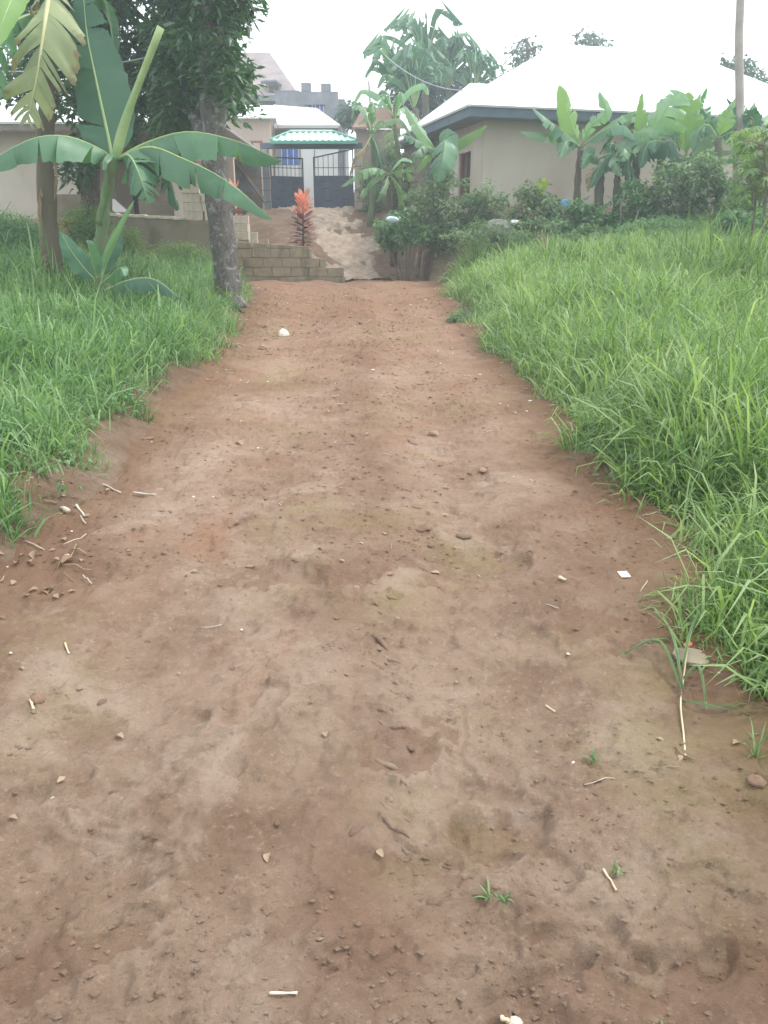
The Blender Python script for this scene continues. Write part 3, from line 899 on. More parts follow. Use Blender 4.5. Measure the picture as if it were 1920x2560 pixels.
pk2 = empty("thin_pole", P(586, 440, YG - .2), "thin pale stick leaning on top of the block wall", "stick")
MB().tube([P(568, 372, YG - .1), P(576, 400, YG - .13), P(584, 440, YG - .2)], .025, 6, .1).build("shaft", WOOD, pk2, smooth=True)
pk2["label"] = "thin pale stick leaning against the block wall above the plank"
# things standing on that wall
cols = {"yellow": (.75, .68, .10), "white": (.80, .80, .78), "pink": (.70, .25, .28)}
for (u, v, w_, h_, c, nm, lab, cat) in ((597, 404, .20, .22, "yellow", "plastic_bag", "crumpled yellow plastic bag on top of the block wall", "bag"),
                                        (620, 405, .09, .20, "white", "plastic_bottle", "white plastic bottle on top of the block wall", "bottle"),
                                        (636, 404, .16, .18, "pink", "folded_cloth", "pink folded cloth lying on top of the block wall", "cloth")):
    p = P(u, v, YG + .12); p.z = zt_ + .002
    o = empty(nm, p, lab, cat)
    mt = surf(nm + "_stuff", cols[c], [k * .85 for k in cols[c]], 8, .6, .3, 30, .4)
    m = MB()
    if nm == "plastic_bottle":
        m.tube([p, p + Vector((0, 0, h_ * .7)), p + Vector((0, 0, h_ * .82)), p + Vector((0, 0, h_))], [w_ / 2, w_ / 2, w_ * .2, w_ * .2], 12).build("body", mt, o, smooth=True)
        MB().tube([p + Vector((0, 0, h_ + .001)), p + Vector((0, 0, h_ + .03))], w_ * .24, 10).build("cap", REDBR, o, smooth=True)
    else:
        prof = [.7, 1.0, .95, .7, .3] if nm == "plastic_bag" else [.9, 1, .97, 1, .8]
        m.tube([p + Vector((0, 0, h_ * k / 4)) for k in range(5)], [w_ / 2 * q for q in prof], 11, .22, 5).build("body", mt, o, smooth=True)
        if nm == "plastic_bag": MB().tube([p + Vector((0, 0, h_)), p + Vector((.03, 0, h_ + .05))], [.02, .035], 6).build("knot", mt, o, smooth=True)
        else: MB().box(p.x - .07, p.x + .07, p.y - .06, p.y + .06, p.z + h_ + .001, p.z + h_ + .03).build("fold", mt, o, bevel=.01)

# ---------------------------------------------------------------- house inside the gate
YI = 31.0
ih = empty("white_roofed_house", (P(770, 480, YI).x, YI, zg), "small house with a white sheet roof seen above the gate canopy", "house")
ix = lambda u, Y=YI: P(u, 400, Y).x
iz = lambda v, Y=YI: P(770, v, Y).z
MB().box(ix(690), ix(846), YI, YI + .2, zg - .3, iz(315)).build("front_wall", surf("grey_blue_wall", (.36, .37, .39), (.46, .47, .49), 1.2, .88, .1, 40, .2), ih)
MB().box(ix(754), ix(786), YI - .12, YI - .002, zg - .3, iz(374)).build("white_pier", WHITEW, ih)
MB().box(ix(788), ix(846), YI - .06, YI - .003, zg - .3, iz(374)).build("white_panel", WHITEW, ih)
MB().box(ix(680), ix(752), YI - .06, YI - .003, zg - .3, iz(414)).build("white_panel", WHITEW, ih)
w = MB().box(ix(704), ix(748), YI - .03, YI - .004, iz(412), iz(370)).build("window", CURTAIN, ih)
for u in (704, 718, 733, 746): MB().box(ix(u), ix(u + 2), YI - .06, YI - .032, iz(412), iz(370)).build("window_bar", WHITEW, w)
MB().box(ix(693), ix(850), YI - .45, YI - .42, iz(324), iz(313)).build("fascia", WHITEW, ih)
MB().box(ix(690), ix(846), YI - .003, YI - .001, iz(345), iz(324)).build("upper_band", BROWNW, ih)
fl, fr = P(694, 312, YI - .5), P(850, 304, YI - .5); fr.z = fl.z
pk_ = P(684, 262, YI + 2.2)
roof_parts([[fl, fr, Vector((fr.x - 1.0, YI + 2.2, fl.z + .9)), pk_], [fr, Vector((fr.x, YI + 5, fl.z)), Vector((fr.x - 1.0, YI + 2.2, fl.z + .9))],
            [Vector((fl.x - .6, YI + 5, fl.z)), fl, pk_]], ROOFW, ih)
# side wing with a falling parapet
MB().box(ix(560), ix(688), YI - 1.0, YI - .8, zg - .3, iz(296, YI - 1)).build("wing_wall", PINKW, ih)
MB().box(ix(688) - .2, ix(688), YI - .797, YI - .002, zg - .3, iz(296, YI - 1)).build("wing_wall", BROWNW, ih)
a, b, c, d = P(570, 292, YI - 1.3), P(690, 287, YI - 1.3), P(684, 264, YI + 1.2), P(610, 262, YI + 1.2)
b.z = a.z
roof_parts([[a, b, c, d]], ROOFW, ih)
MB().box(ix(640), ix(668), YI - 1.04, YI - 1.003, iz(392, YI - 1), iz(352, YI - 1)).build("wing_window", REDBR, ih)
MB().box(ix(646), ix(662), YI - 1.06, YI - 1.042, iz(388, YI - 1), iz(358, YI - 1)).build("wing_curtain", PINKW, ih)

# ---------------------------------------------------------------- unfinished concrete house and brown roofed house, far up the hill
YF = 44.0
uh = empty("unfinished_house", (P(790, 400, YF).x, YF, 3), "grey unfinished concrete upper storey with column stubs and a blue curtained window", "building")
fx = lambda u, Y=YF: P(u, 300, Y).x
fz = lambda v, Y=YF: P(790, v, Y).z
MB().box(fx(690), fx(768), YF, YF + .3, 3, fz(229)).build("wall", GREYC, uh)
MB().box(fx(810), fx(846), YF, YF + .3, 3, fz(229)).build("wall", GREYC, uh)
MB().box(fx(768), fx(810), YF, YF + .3, 3, fz(291)).build("wall", GREYC, uh)
MB().box(fx(768), fx(810), YF, YF + .3, fz(262), fz(229)).build("wall", GREYC, uh)
MB().box(fx(845), fx(862), YF + .32, YF + 4, 3, fz(245)).build("wall", GREYC, uh)
w = MB().box(fx(768), fx(810), YF + .12, YF + .16, fz(291), fz(262)).build("window", CURTAIN, uh)
for u in (768, 780, 788, 799, 808): MB().box(fx(u), fx(u + 2), YF + .07, YF + .11, fz(291), fz(262)).build("window_bar", WHITEW, w)
MB().box(fx(764), fx(814), YF - .08, YF - .002, fz(262), fz(257)).build("lintel", GREYC, uh)
for (u0, u1, v) in ((755, 779, 206), (804, 828, 208)):
    MB().box(fx(u0), fx(u1), YF + .02, YF + .5, fz(228.5), fz(v)).build("column_stub", GREYC, uh, bevel=.02)
MB().box(fx(686), fx(750), YF - .02, YF + .32, fz(228.8), fz(226)).build("parapet", GREYC, uh)
YB = 46.0
bh = empty("brown_roofed_house", (P(640, 400, YB).x, YB, 3), "tall house with a steep faded brown roof behind the dark tree", "house")
a, b = P(520, 238, YB), P(748, 238, YB); b.z = a.z
t0, t1 = P(585, 131, YB + 5), P(674, 131, YB + 5)
roof_parts([[a, b, t1, t0], [b, Vector((b.x - .2, YB + 9, b.z)), t1]], BROWNROOF, bh)
MB().box(P(530, 300, YB).x, P(740, 300, YB).x, YB + .5, YB + .8, 2.5, a.z - .05).build("wall", BROWNW, bh)
dm = pxbox(MB(), 664, 206, 702, 236, YB + .3, 1.5).build("dormer", BROWNW, bh)
pxbox(MB(), 672, 213, 696, 232, YB + .26, .03).build("pane", DARK, dm)
arch = MB().tube([P(652, 206, YB + .2), P(670, 202, YB + .2), P(690, 202, YB + .2), P(704, 214, YB + .2)], .09, 6).build("dormer_edge", GREYC, dm, smooth=True)
MB().box(P(520, 238, YB).x, P(750, 238, YB).x, YB - .1, YB - .04, a.z - .28, a.z - .02).build("fascia", GREYC, bh)
# rusty roof beyond the gate bananas
YX = 30.0
xh = empty("rusty_roofed_shed", (P(930, 480, YX).x, YX, zg), "low shed with a rusty red brown roof behind the gate bananas", "shed")
a, b = P(880, 318, YX), P(1010, 318, YX); c, d = P(985, 268, YX + 2), P(908, 268, YX + 2); d.z = c.z
roof_parts([[a, b, c, d]], surf("rusty_sheet", (.26, .15, .11), (.36, .22, .17), 2.5, .8, .3, 25, .3), xh)
MB().box(P(890, 400, YX).x, P(1000, 400, YX).x, YX + .3, YX + .5, zg - .3, a.z - .03).build("wall", BROWNW, xh)
MB().box(P(930, 400, YX).x, P(952, 400, YX).x, YX + .26, YX + .298, zg, zg + 1.9).build("door", DARK, xh)

# ---------------------------------------------------------------- utility pole, wires
YP = 18.9
pb = P(1848, 560, YP); pb.z = Hf(pb.x, YP) - .1
pole = empty("utility_pole", pb, "tall grey wooden utility pole rising among the banana plants", "utility pole")
ptop = P(1852, -120, YP)
pts = [pb.lerp(ptop, k / 14) + Vector((.015 * math.sin(k * 1.1), 0, 0)) for k in range(15)]
MB().tube(pts, [.100 - .0015 * k for k in range(15)], 14, .05, 2).build("shaft", surf("pole_wood", (.30, .26, .23), (.42, .37, .33), 3, .88, .35, 25, .2), pole, smooth=True)
ct = pb.lerp(ptop, .93)
MB().box(ct.x - .7, ct.x + .7, ct.y - .19, ct.y - .1, ct.z - .05, ct.z + .05).build("crossarm", WOOD, pole)
for s in (-.6, 0.35, .6): MB().tube([(ct.x + s, ct.y - .145, ct.z + .05), (ct.x + s, ct.y - .145, ct.z + .17)], .035, 8).build("insulator", WHITEW, pole)
def wire(a, b, sag, lab, rad=.012):
    a, b = Vector(a), Vector(b)
    pts = [a.lerp(b, k / 16) - Vector((0, 0, sag * 4 * (k / 16) * (1 - k / 16))) for k in range(17)]
    o = MB().tube(pts, rad, 5).build("overhead_wire", WIRE, smooth=True)
    tag(o, lab, "wire", "overhead wires")
WIRE = surf("grey_cable", (.30, .32, .34), (.40, .42, .44), 5, .6, .05, 30, .3)
wire(P(962, 138, 27), P(1215, 222, 24), .35, "pale cable sagging across the tall bananas to the tan house roof")
wire(P(-30, 178, 13.5), P(430, 128, 14.5), .1, "thin cable passing behind the torn banana leaf to the lichen covered tree")
# ---------------------------------------------------------------- plants: materials
BARK = None
def bark(name, c1, c2, lichen, lf=.55):
    t = NT(name); v = t.coord((1, 1, .45)); v2 = t.coord()
    col = t.ramp(t.noise(v, 14, 7, .65), [(.32, c1), (.68, c2)])
    col = t.mix(t.ramp(t.noise(v2, 7, 5, .62, .6), [(lf, 0), (lf + .10, .85)]), col, lichen)
    col = t.mix(t.ramp(t.noise(v2, 30, 4, .6), [(.60, 0), (.70, .6)]), col, [k * 1.25 for k in lichen])
    nb = t.bump(t.noise(v, 16, 8, .7), .9, .03)
    return t.done(t.principled(col, .92, nb, .15))
BARK = bark("lichen_bark", (.075, .068, .062), (.165, .150, .135), (.30, .31, .30))
BARKB = bark("brown_bark", (.070, .052, .042), (.145, .110, .090), (.20, .185, .165), .64)
TWIG = surf("twig_bark", (.10, .085, .065), (.19, .16, .13), 8, .9, .4, 60, .15)
def stemmat(name, green, brown, thr=.5):
    t = NT(name); v = t.coord((1, 1, .18)); v2 = t.coord()
    f = t.noise(v, 12, 5, .6)
    col = t.ramp(f, [(.35, green), (.65, [k * 1.5 for k in green])])
    col = t.mix(t.ramp(t.noise(v, 7, 6, .65, .4), [(thr - .08, 0), (thr + .1, .92)]), col, brown)
    col = t.mix(t.ramp(t.noise(v2, 20, 4, .6), [(.60, 0), (.72, .6)]), col, [k * .4 for k in brown])
    return t.done(t.principled(col, .7, t.bump(t.noise(v, 18, 5), .6, .015), .3))
STEMB = stemmat("old_banana_stem", (.10, .12, .045), (.105, .080, .058), .36)
STEMG = stemmat("green_banana_stem", (.085, .135, .055), (.13, .105, .07), .56)
MIDRIB = surf("banana_midrib", (.20, .30, .11), (.30, .40, .17), 5, .5, .1, 40, .35)
MIDRIBY = surf("yellow_midrib", (.42, .42, .22), (.52, .50, .28), 5, .6, .1, 40, .3)
BL_DARK = leafmat("banana_leaf_dark", [(0, (.026, .088, .054)), (1, (.060, .145, .082))], .30, .42, .45, (1.2, 1.6, .6), True, (.16, .13, .07), .70)
BL_MID = leafmat("banana_leaf_green", [(0, (.060, .155, .085)), (1, (.120, .250, .140))], .34, .34, .6, (1.2, 1.5, .6), True, (.22, .17, .09), .74)
BL_LIGHT = leafmat("banana_leaf_young", [(0, (.13, .26, .075)), (1, (.22, .37, .12))], .48, .4, .45, (1.3, 1.4, .6), True)
BL_OLD = leafmat("banana_leaf_ageing", [(0, (.18, .24, .12)), (1, (.36, .40, .22))], .35, .55, .3, (1.2, 1.3, .7), True, (.26, .19, .105))
BL_PALE = leafmat("banana_leaf_glossy", [(0, (.12, .23, .13)), (1, (.24, .38, .23))], .40, .30, .7, (1.2, 1.5, .6), True, (.28, .22, .12), .74)
BL_DEAD = leafmat("banana_leaf_dry", [(0, (.20, .145, .085)), (1, (.33, .25, .16))], .3, .8, .15, (1.2, 1.1, .8), True)

def banana_leaf(parent, ctrl, width, mat, face=(0, 0, 1), fold=.35, curl=.5, tear=.25, grav=0.0, pet=.12, seed=0, rib=None, ribr=.017, n=30, taper=.62, name="leaf", slope=.38):
    """blade along a midrib path. face: side the upper surface looks to; fold: first droop angle of the two halves;
    tear: how often the blade is split to the midrib; grav: how far the strips hang"""
    r = random.Random(seed * 7 + 3)
    pts = smooth_path(ctrl, n)
    V, Q, RN, UV = [], [], [], []
    m = 4
    fv = Vector(face).normalized()
    frames = []
    for i, p in enumerate(pts):
        T = (pts[min(i + 1, n - 1)] - pts[max(i - 1, 0)]).normalized()
        B = T.cross(fv)
        if B.length < .08: B = T.cross(Vector((.3, .2, .9)))
        B.normalize(); Nn = B.cross(T)
        frames.append((p, T, B, Nn))
    def halfw(t):
        s = (t - pet) / (1 - pet)
        if s <= 0: return 0.004
        return max(.5 * width * (math.sin(math.pi * min(s, 1) ** .72) ** taper) * (1 - .10 * s), .004)
    inv = parent_inv(parent)
    for side in (-1, 1):
        i = max(int(pet * (n - 1)), 0)
        ru = r.uniform(0, 6)
        while i < n - 1:
            big = tear <= 0
            ln = n if big else max(1, int(r.expovariate(1.0) * (1.2 / max(tear, .02))) + 1)
            j = min(i + ln, n - 1)
            dth = 0 if big else r.gauss(0, .30 * min(1, tear * 2))
            dg = 0 if big else max(-.3, r.gauss(0, .35 * grav))
            slp = slope + (0 if big else r.uniform(-.15, .2))
            lenf = 1 if big else r.uniform(.72, 1.05)
            base = len(V)
            cnt = j - i + 1
            val = r.random()
            for k in range(i, j + 1):
                p, T, B, Nn = frames[k]
                t = k / (n - 1)
                w = halfw(t) * lenf * (1 + r.uniform(-.07, .05) * (width > .2))
                frac = (k - i) / max(cnt - 1, 1)
                q = p.copy()
                V.append(inv @ q); UV.append((t * width * 6, 0))
                for a in range(1, m + 1):
                    f = a / m
                    th = fold + dth + curl * f + .14 * math.sin(ru + t * 17) * f + .12 * math.sin(ru * 2 + t * 43) * f * f
                    d = (B * side * math.cos(th) - Nn * math.sin(th) + T * slp).normalized()
                    g = min(max((grav + dg) * f, 0), .95)
                    d = (d * (1 - g) + Vector((0, 0, -1)) * g).normalized()
                    shrink = (frac - .5) * (-.22 if not big else 0) * f       # strips narrow outward, leaving gaps
                    q = q + d * (w / m) + T * (shrink * w / m * .9 * (1 if cnt > 1 else 0))
                    V.append(inv @ q); UV.append((t * width * 6, side * f))
            for k in range(cnt - 1):
                for a in range(m):
                    o = base + k * (m + 1) + a
                    Q.append((o, o + 1, o + m + 2, o + m + 1) if side < 0 else (o, o + m + 1, o + m + 2, o + 1))
                    RN.append(val)
            i = j
    o = npmesh(name, [tuple(v) for v in V], Q, mat=mat, rnd_q=RN, uv_v=UV, parent=parent)
    rr = [max(ribr * (1.25 - 1.15 * k / (n - 1)), .003) for k in range(0, n, 2)]
    MB().tube([pts[k] - frames[k][3] * rr[k // 2] * .6 for k in range(0, n, 2)], rr, 7).build("midrib", rib or MIDRIB, o, smooth=True) if False else None
    mb = MB().tube([pts[k] - frames[k][3] * rr[k // 2] * .6 for k in range(0, n, 2)], rr, 7)
    ob = mb.build("midrib", rib or MIDRIB, parent, smooth=True)
    ob.parent = o
    return o
def PP(*a): return [P(u, v, Y) for (u, v, Y) in a]
CAMF = (0, -1, .25)            # a blade seen face-on from the road

def pseudo_stem(parent, ctrl, r0, r1, mat, seed=1, name="pseudostem"):
    pts = smooth_path(ctrl, 16)
    rad = [r0 + (r1 - r0) * k / 15 + .012 * math.sin(k * 2.1 + seed) * (r0 > .07) for k in range(16)]
    return MB().tube(pts, rad, 14, .07, seed).build(name, mat, parent, smooth=True)
def sheath(parent, ctrl, w, mat, seed):
    """dry strip hanging from the stem"""
    return banana_leaf(parent, ctrl, w, mat, CAMF, .2, .6, .6, .5, 0, seed, rib=BL_DEAD, ribr=.006, n=12, name="dry_sheath")

# ---- old plant at the left edge
Y1 = 11.6
b1 = P(138, 720, Y1); b1.z = Hf(b1.x, Y1)
bp1 = empty("banana_plant", b1, "old banana plant with brown trunk and a torn yellowing leaf hanging down", "banana plant", "banana plants in the left grass")
pseudo_stem(bp1, [b1 - Vector((0, 0, .05)), P(128, 620, Y1), P(118, 500, Y1), P(112, 380, Y1), P(118, 240, Y1), P(128, 90, Y1), P(132, -30, Y1)], .135, .085, STEMB, 3)
sheath(bp1, PP((102, 470, Y1 - .15), (98, 520, Y1 - .18), (100, 570, Y1 - .17)), .12, BL_DEAD, 1)
sheath(bp1, PP((128, 360, Y1 - .15), (140, 440, Y1 - .2), (136, 500, Y1 - .17)), .10, BL_DEAD, 2)
banana_leaf(bp1, PP((126, -60, Y1 - .1), (118, 10, Y1 - .5), (108, 80, Y1 - .75), (92, 190, Y1 - .85), (68, 300, Y1 - .8)), 1.35, BL_OLD, CAMF, .10, .25, .55, .25, .06, 4, MIDRIBY, .034, n=52, slope=.9, taper=.35)
banana_leaf(bp1, PP((120, 20, Y1 - .1), (30, 60, Y1 - .6), (-10, 150, Y1 - .9), (-20, 290, Y1 - 1)), .62, BL_MID, (.5, -1, .3), .3, .5, .5, .45, .1, 5)
banana_leaf(bp1, PP((130, 0, Y1 - .1), (70, -60, Y1 - .9), (20, 20, Y1 - 1.6), (-12, 120, Y1 - 1.9)), .36, BL_LIGHT, (.6, -1, .1), .1, .2, 0, .2, .1, 6)
banana_leaf(bp1, PP((135, -20, Y1), (190, -70, Y1 + .3), (260, 0, Y1 + .6), (290, 140, Y1 + .7)), .66, BL_MID, (0, -.6, .8), .3, .6, .6, .4, .1, 7)
banana_leaf(bp1, PP((125, -20, Y1), (80, -100, Y1 + .3), (20, -60, Y1 + .6), (-60, 60, Y1 + .8)), .6, BL_MID, (0, -.6, .8), .3, .6, .5, .4, .1, 8)
banana_leaf(bp1, PP((130, -30, Y1), (150, -160, Y1), (200, -320, Y1 + .2)), .6, BL_MID, CAMF, .1, .2, .2, .1, .1, 9)
banana_leaf(bp1, PP((122, 30, Y1 - .15), (90, 10, Y1 - .4), (78, 25, Y1 - .5), (90, 45, Y1 - .5)), .16, BL_DEAD, CAMF, .3, .6, .5, .5, .05, 10, ribr=.008)

# ---- middle plant with the rolled spear leaf
Y2 = 11.0
b2 = P(258, 735, Y2); b2.z = Hf(b2.x, Y2)
bp2 = empty("banana_plant", b2, "green banana plant with a tall rolled spear leaf and long arching leaves", "banana plant", "banana plants in the left grass")
pseudo_stem(bp2, [b2 - Vector((0, 0, .05)), P(253, 640, Y2), P(258, 540, Y2), P(272, 460, Y2), P(292, 385, Y2)], .100, .052, STEMG, 5)
pseudo_stem(bp2, PP((247, 560, Y2 - .06), (262, 480, Y2 - .07), (268, 400, Y2 - .05)), .05, .022, STEMG, 6, "leaf_stalk")
MB().tube(smooth_path(PP((286, 410, Y2), (305, 330, Y2), (335, 240, Y2 - .05), (402, 68, Y2 - .15)), 14), [.030, .045, .062, .066, .064, .060, .056, .052, .047, .044, .042, .042, .044, .046], 12, .05, 4).build("spear_leaf", BL_SPEAR if 'BL_SPEAR' in globals() else MIDRIB, bp2, smooth=True)
banana_leaf(bp2, PP((282, 405, Y2 + .05), (268, 330, Y2 + .15), (240, 200, Y2 + .3), (218, 90, Y2 + .45), (208, -15, Y2 + .5)), .98, BL_DARK, (.15, -1, .15), .05, .12, .14, .05, .05, 11, ribr=.026)
banana_leaf(bp2, PP((292, 395, Y2), (365, 356, Y2 - .2), (470, 329, Y2 - .35), (590, 352, Y2 - .5), (705, 402, Y2 - .6)), .74, BL_MID, (0, -.55, .85), .70, .45, .26, .25, .16, 12)
banana_leaf(bp2, PP((292, 397, Y2), (370, 366, Y2 - .3), (455, 395, Y2 - .6), (560, 448, Y2 - .8), (682, 548, Y2 - 1.0)), .80, BL_MID, (.1, -.6, .8), .60, .45, .22, .25, .14, 13)
banana_leaf(bp2, PP((292, 397, Y2 - .05), (322, 388, Y2 - .3), (346, 432, Y2 - .5), (372, 508, Y2 - .55)), .74, BL_MID, (-.1, -1, .35), .25, .45, .6, .4, .14, 14)
banana_leaf(bp2, PP((300, 400, Y2), (380, 402, Y2 - .15), (420, 440, Y2 - .3), (446, 525, Y2 - .35)), .60, BL_DARK, (.6, -.7, .3), .3, .6, .5, .55, .14, 15)
banana_leaf(bp2, PP((285, 400, Y2), (250, 372, Y2 - .1), (165, 340, Y2 - .35), (70, 350, Y2 - .6), (-70, 430, Y2 - .85)), .86, BL_MID, (-.1, -.55, .85), .55, .5, .35, .35, .14, 16)
banana_leaf(bp2, PP((288, 400, Y2 - .02), (275, 385, Y2 - .2), (262, 398, Y2 - .35), (256, 425, Y2 - .4)), .22, BL_MID, (-.2, -1, .4), .3, .5, .3, .3, .1, 17, ribr=.008)

# ---- small sucker and a fallen leaf
Y3 = 10.4
b3 = P(245, 745, Y3); b3.z = Hf(b3.x, Y3)
bp3 = empty("banana_sucker", b3, "small young banana sucker with broad upright leaves at the foot of the trunk", "banana plant", "banana plants in the left grass")
pseudo_stem(bp3, [b3 - Vector((0, 0, .05)), P(243, 725, Y3), P(246, 690, Y3)], .05, .03, STEMG, 7)
banana_leaf(bp3, PP((244, 705, Y3), (215, 675, Y3 - .05), (180, 630, Y3 - .1), (152, 582, Y3 - .1)), .30, BL_DARK, (.4, -1, .5), .05, .2, 0, .05, .12, 21, ribr=.009)
banana_leaf(bp3, PP((244, 705, Y3), (232, 660, Y3 - .12), (222, 620, Y3 - .2), (217, 600, Y3 - .22)), .24, BL_MID, (-.5, -1, .2), .5, .3, 0, .1, .12, 22, ribr=.009)
banana_leaf(bp3, PP((248, 705, Y3), (262, 660, Y3 + .1), (285, 615, Y3 + .15), (300, 580, Y3 + .2)), .26, BL_DARK, (-.2, -1, .3), .1, .3, 0, .1, .12, 23, ribr=.009)
banana_leaf(bp3, PP((250, 700, Y3), (272, 640, Y3 - .05), (303, 575, Y3 - .1), (336, 502, Y3 - .1)), .17, BL_PALE, (-.8, -.5, .3), -.9, -.5, 0, 0, .15, 24, ribr=.011)
banana_leaf(bp3, PP((248, 712, Y3), (275, 690, Y3 - .15), (300, 670, Y3 - .3), (312, 690, Y3 - .4)), .24, BL_MID, (0, -.8, .6), .4, .5, 0, .2, .15, 25, ribr=.009)
pf = P(380, 715, 10.0)
fb = empty("fallen_banana_leaf", (pf.x, pf.y, Hf(pf.x, 10.0)), "dark banana leaf bent over into the grass beside the sucker", "leaf")
banana_leaf(fb, PP((262, 725, 10.3), (320, 700, 10.0), (385, 698, 9.8), (452, 748, 9.6)), .40, BL_DARK, (0, -.5, .9), .5, .5, .25, .3, .1, 26, ribr=.012)

# ---------------------------------------------------------------- leafy crowns
def leaf_cloud(centers, radii, per, size, aspect, droop, seed, spread=1.0):
    """rosettes of small leaves: returns V, tris, rnd"""
    g = np.random.default_rng(seed)
    C = np.repeat(np.asarray(centers), per, 0); Rr = np.repeat(np.asarray(radii), per)
    n = len(C)
    # within each clump, twigs
    off = g.normal(0, 1, (n, 3)); off /= np.linalg.norm(off, axis=1)[:, None] + 1e-9
    off *= (g.random(n) ** .45)[:, None]
    p = C + off * Rr[:, None] * np.array([1, 1, .8])
    az = np.arctan2(off[:, 1], off[:, 0]) + g.normal(0, .7, n)
    el = g.normal(.05, .5, n) - droop
    d = np.stack([np.cos(az) * np.cos(el), np.sin(az) * np.cos(el), np.sin(el)], -1)
    s = np.stack([-np.sin(az), np.cos(az), g.normal(0, .5, n)], -1); s /= np.linalg.norm(s, axis=1)[:, None]
    up = np.cross(s, d)
    L = size * g.uniform(.65, 1.25, n); W = L * aspect * g.uniform(.8, 1.2, n)
    base = p; m1 = p + d * (L * .45)[:, None]
    lf = m1 - s * (W * .5)[:, None] + up * (W * .18)[:, None]; rt = m1 + s * (W * .5)[:, None] + up * (W * .18)[:, None]
    tip = p + d * L[:, None] - np.array([0, 0, 1]) * (L * .22)[:, None]
    V = np.stack([base, lf, tip, rt, m1], 1).reshape(-1, 3)
    b = np.arange(n)[:, None] * 5
    T = np.concatenate([b + np.array([[0, 4, 1]]), b + np.array([[4, 2, 1]]), b + np.array([[0, 3, 4]]), b + np.array([[4, 3, 2]])], 0)
    rc = np.repeat(g.random(len(centers)), per)
    rnd = np.clip(.55 * rc + .45 * g.random(n), 0, 1)
    return V, T, np.tile(rnd, 4)
def crown(parent, centers, radii, per, size, aspect, mat, seed, droop=.25, name="crown"):
    V, T, rn = leaf_cloud(centers, radii, per, size, aspect, droop, seed)
    inv = np.array(parent_inv(parent))
    V = V @ inv[:3, :3].T + inv[:3, 3]
    return npmesh(name, V, None, T, mat, parent, rnd_t=rn, smooth=False)
LF_MANGO = leafmat("dark_tree_leaf", [(0, (.032, .075, .044)), (.5, (.062, .130, .066)), (1, (.125, .205, .100))], .36, .42, .45, (1.2, 1.5, .6))
LF_FAR = leafmat("far_tree_leaf", [(0, (.030, .065, .045)), (1, (.070, .125, .075))], .3, .5, .3, (1.2, 1.4, .7))
LF_BUSH = leafmat("bush_leaf", [(0, (.085, .140, .075)), (.5, (.165, .245, .130)), (.85, (.270, .345, .200)), (1, (.40, .44, .28))], .42, .45, .4, (1.2, 1.4, .7))
LF_BUSHG = leafmat("green_bush_leaf", [(0, (.065, .145, .070)), (.5, (.130, .250, .110)), (1, (.25, .37, .18))], .42, .45, .4, (1.2, 1.4, .7))
GRASSL_V = leafmat("loose_grass_blade", [(0, (.10, .18, .07)), (1, (.17, .26, .11))], .3, .5, .3)
LF_CASS = leafmat("cassava_leaf", [(0, (.085, .17, .045)), (1, (.22, .32, .10))], .42, .45, .35, (1.2, 1.4, .6))

def in_poly(u, v, poly):
    c = False
    for i in range(len(poly)):
        (x1, y1), (x2, y2) = poly[i], poly[i - 1]
        if (y1 > v) != (y2 > v) and u < (x2 - x1) * (v - y1) / (y2 - y1) + x1: c = not c
    return c
def crown_centers(poly, Y0, Y1, n, seed, holes=(), above=0):
    r = random.Random(seed)
    us = [p[0] for p in poly]; vs = [p[1] for p in poly]
    out = []
    while len(out) < n:
        u, v = r.uniform(min(us), max(us)), r.uniform(min(vs), max(vs))
        if not in_poly(u, v, poly) or any((u - a) ** 2 / c ** 2 + (v - b) ** 2 / d ** 2 < 1 for a, b, c, d in holes): continue
        out.append(tuple(P(u, v, r.uniform(Y0, Y1))))
    return out
def limbs(parent, start_pts, centers, n, r0, mat, seed, name="limb"):
    """tapered limbs from points on the trunk out to some of the leaf clumps"""
    r = random.Random(seed)
    for k in range(n):
        c = Vector(r.choice(centers)); s = min(start_pts, key=lambda p: (p - c).length + r.uniform(0, 1.2))
        mid = s.lerp(c, .5) + Vector((r.uniform(-.2, .2), r.uniform(-.2, .2), .05 * (c - s).length + r.uniform(0, .2)))
        pts = smooth_path([s, mid, c], 8)
        MB().tube(pts, [r0 * (1 - .85 * i / 7) for i in range(8)], 7, .08, k).build(name, mat, parent, smooth=True)

# lichen covered tree at the road edge
YT = 12.5
tb = P(578, 778, YT); tb.z = Hf(tb.x, YT)
tA = empty("lichen_tree", tb, "tree with a grey lichen mottled trunk standing at the road edge", "tree")
tr = [tb - Vector((0, 0, .1)), P(572, 730, YT), P(560, 630, YT), P(549, 530, YT), P(540, 420, YT), P(534, 300, YT), P(530, 160, YT), P(526, 20, YT), P(520, -130, YT), P(515, -300, YT)]
pts = smooth_path(tr, 34)
MB().tube(pts, [.20 - .0012 * k + (.05 * max(0, 3 - k) / 3) + .012 * math.sin(k * 1.7) for k in range(34)], 18, .10, 8).build("trunk", BARK, tA, smooth=True)
cA = crown_centers([(420, -330), (600, -330), (650, -60), (610, 20), (575, 60), (595, 140), (628, 190), (625, 235), (605, 270), (555, 285), (500, 230), (470, 120), (430, 0)],
                   YT - .9, YT + 2.2, 230, 31, holes=((580, 85, 24, 18), (610, 110, 34, 22)))
limbs(tA, pts[18:], cA, 16, .05, BARK, 41)
crown(tA, cA, [random.uniform(.18, .34) for _ in cA], 46, .16, .42, LF_MANGO, 51, .2)
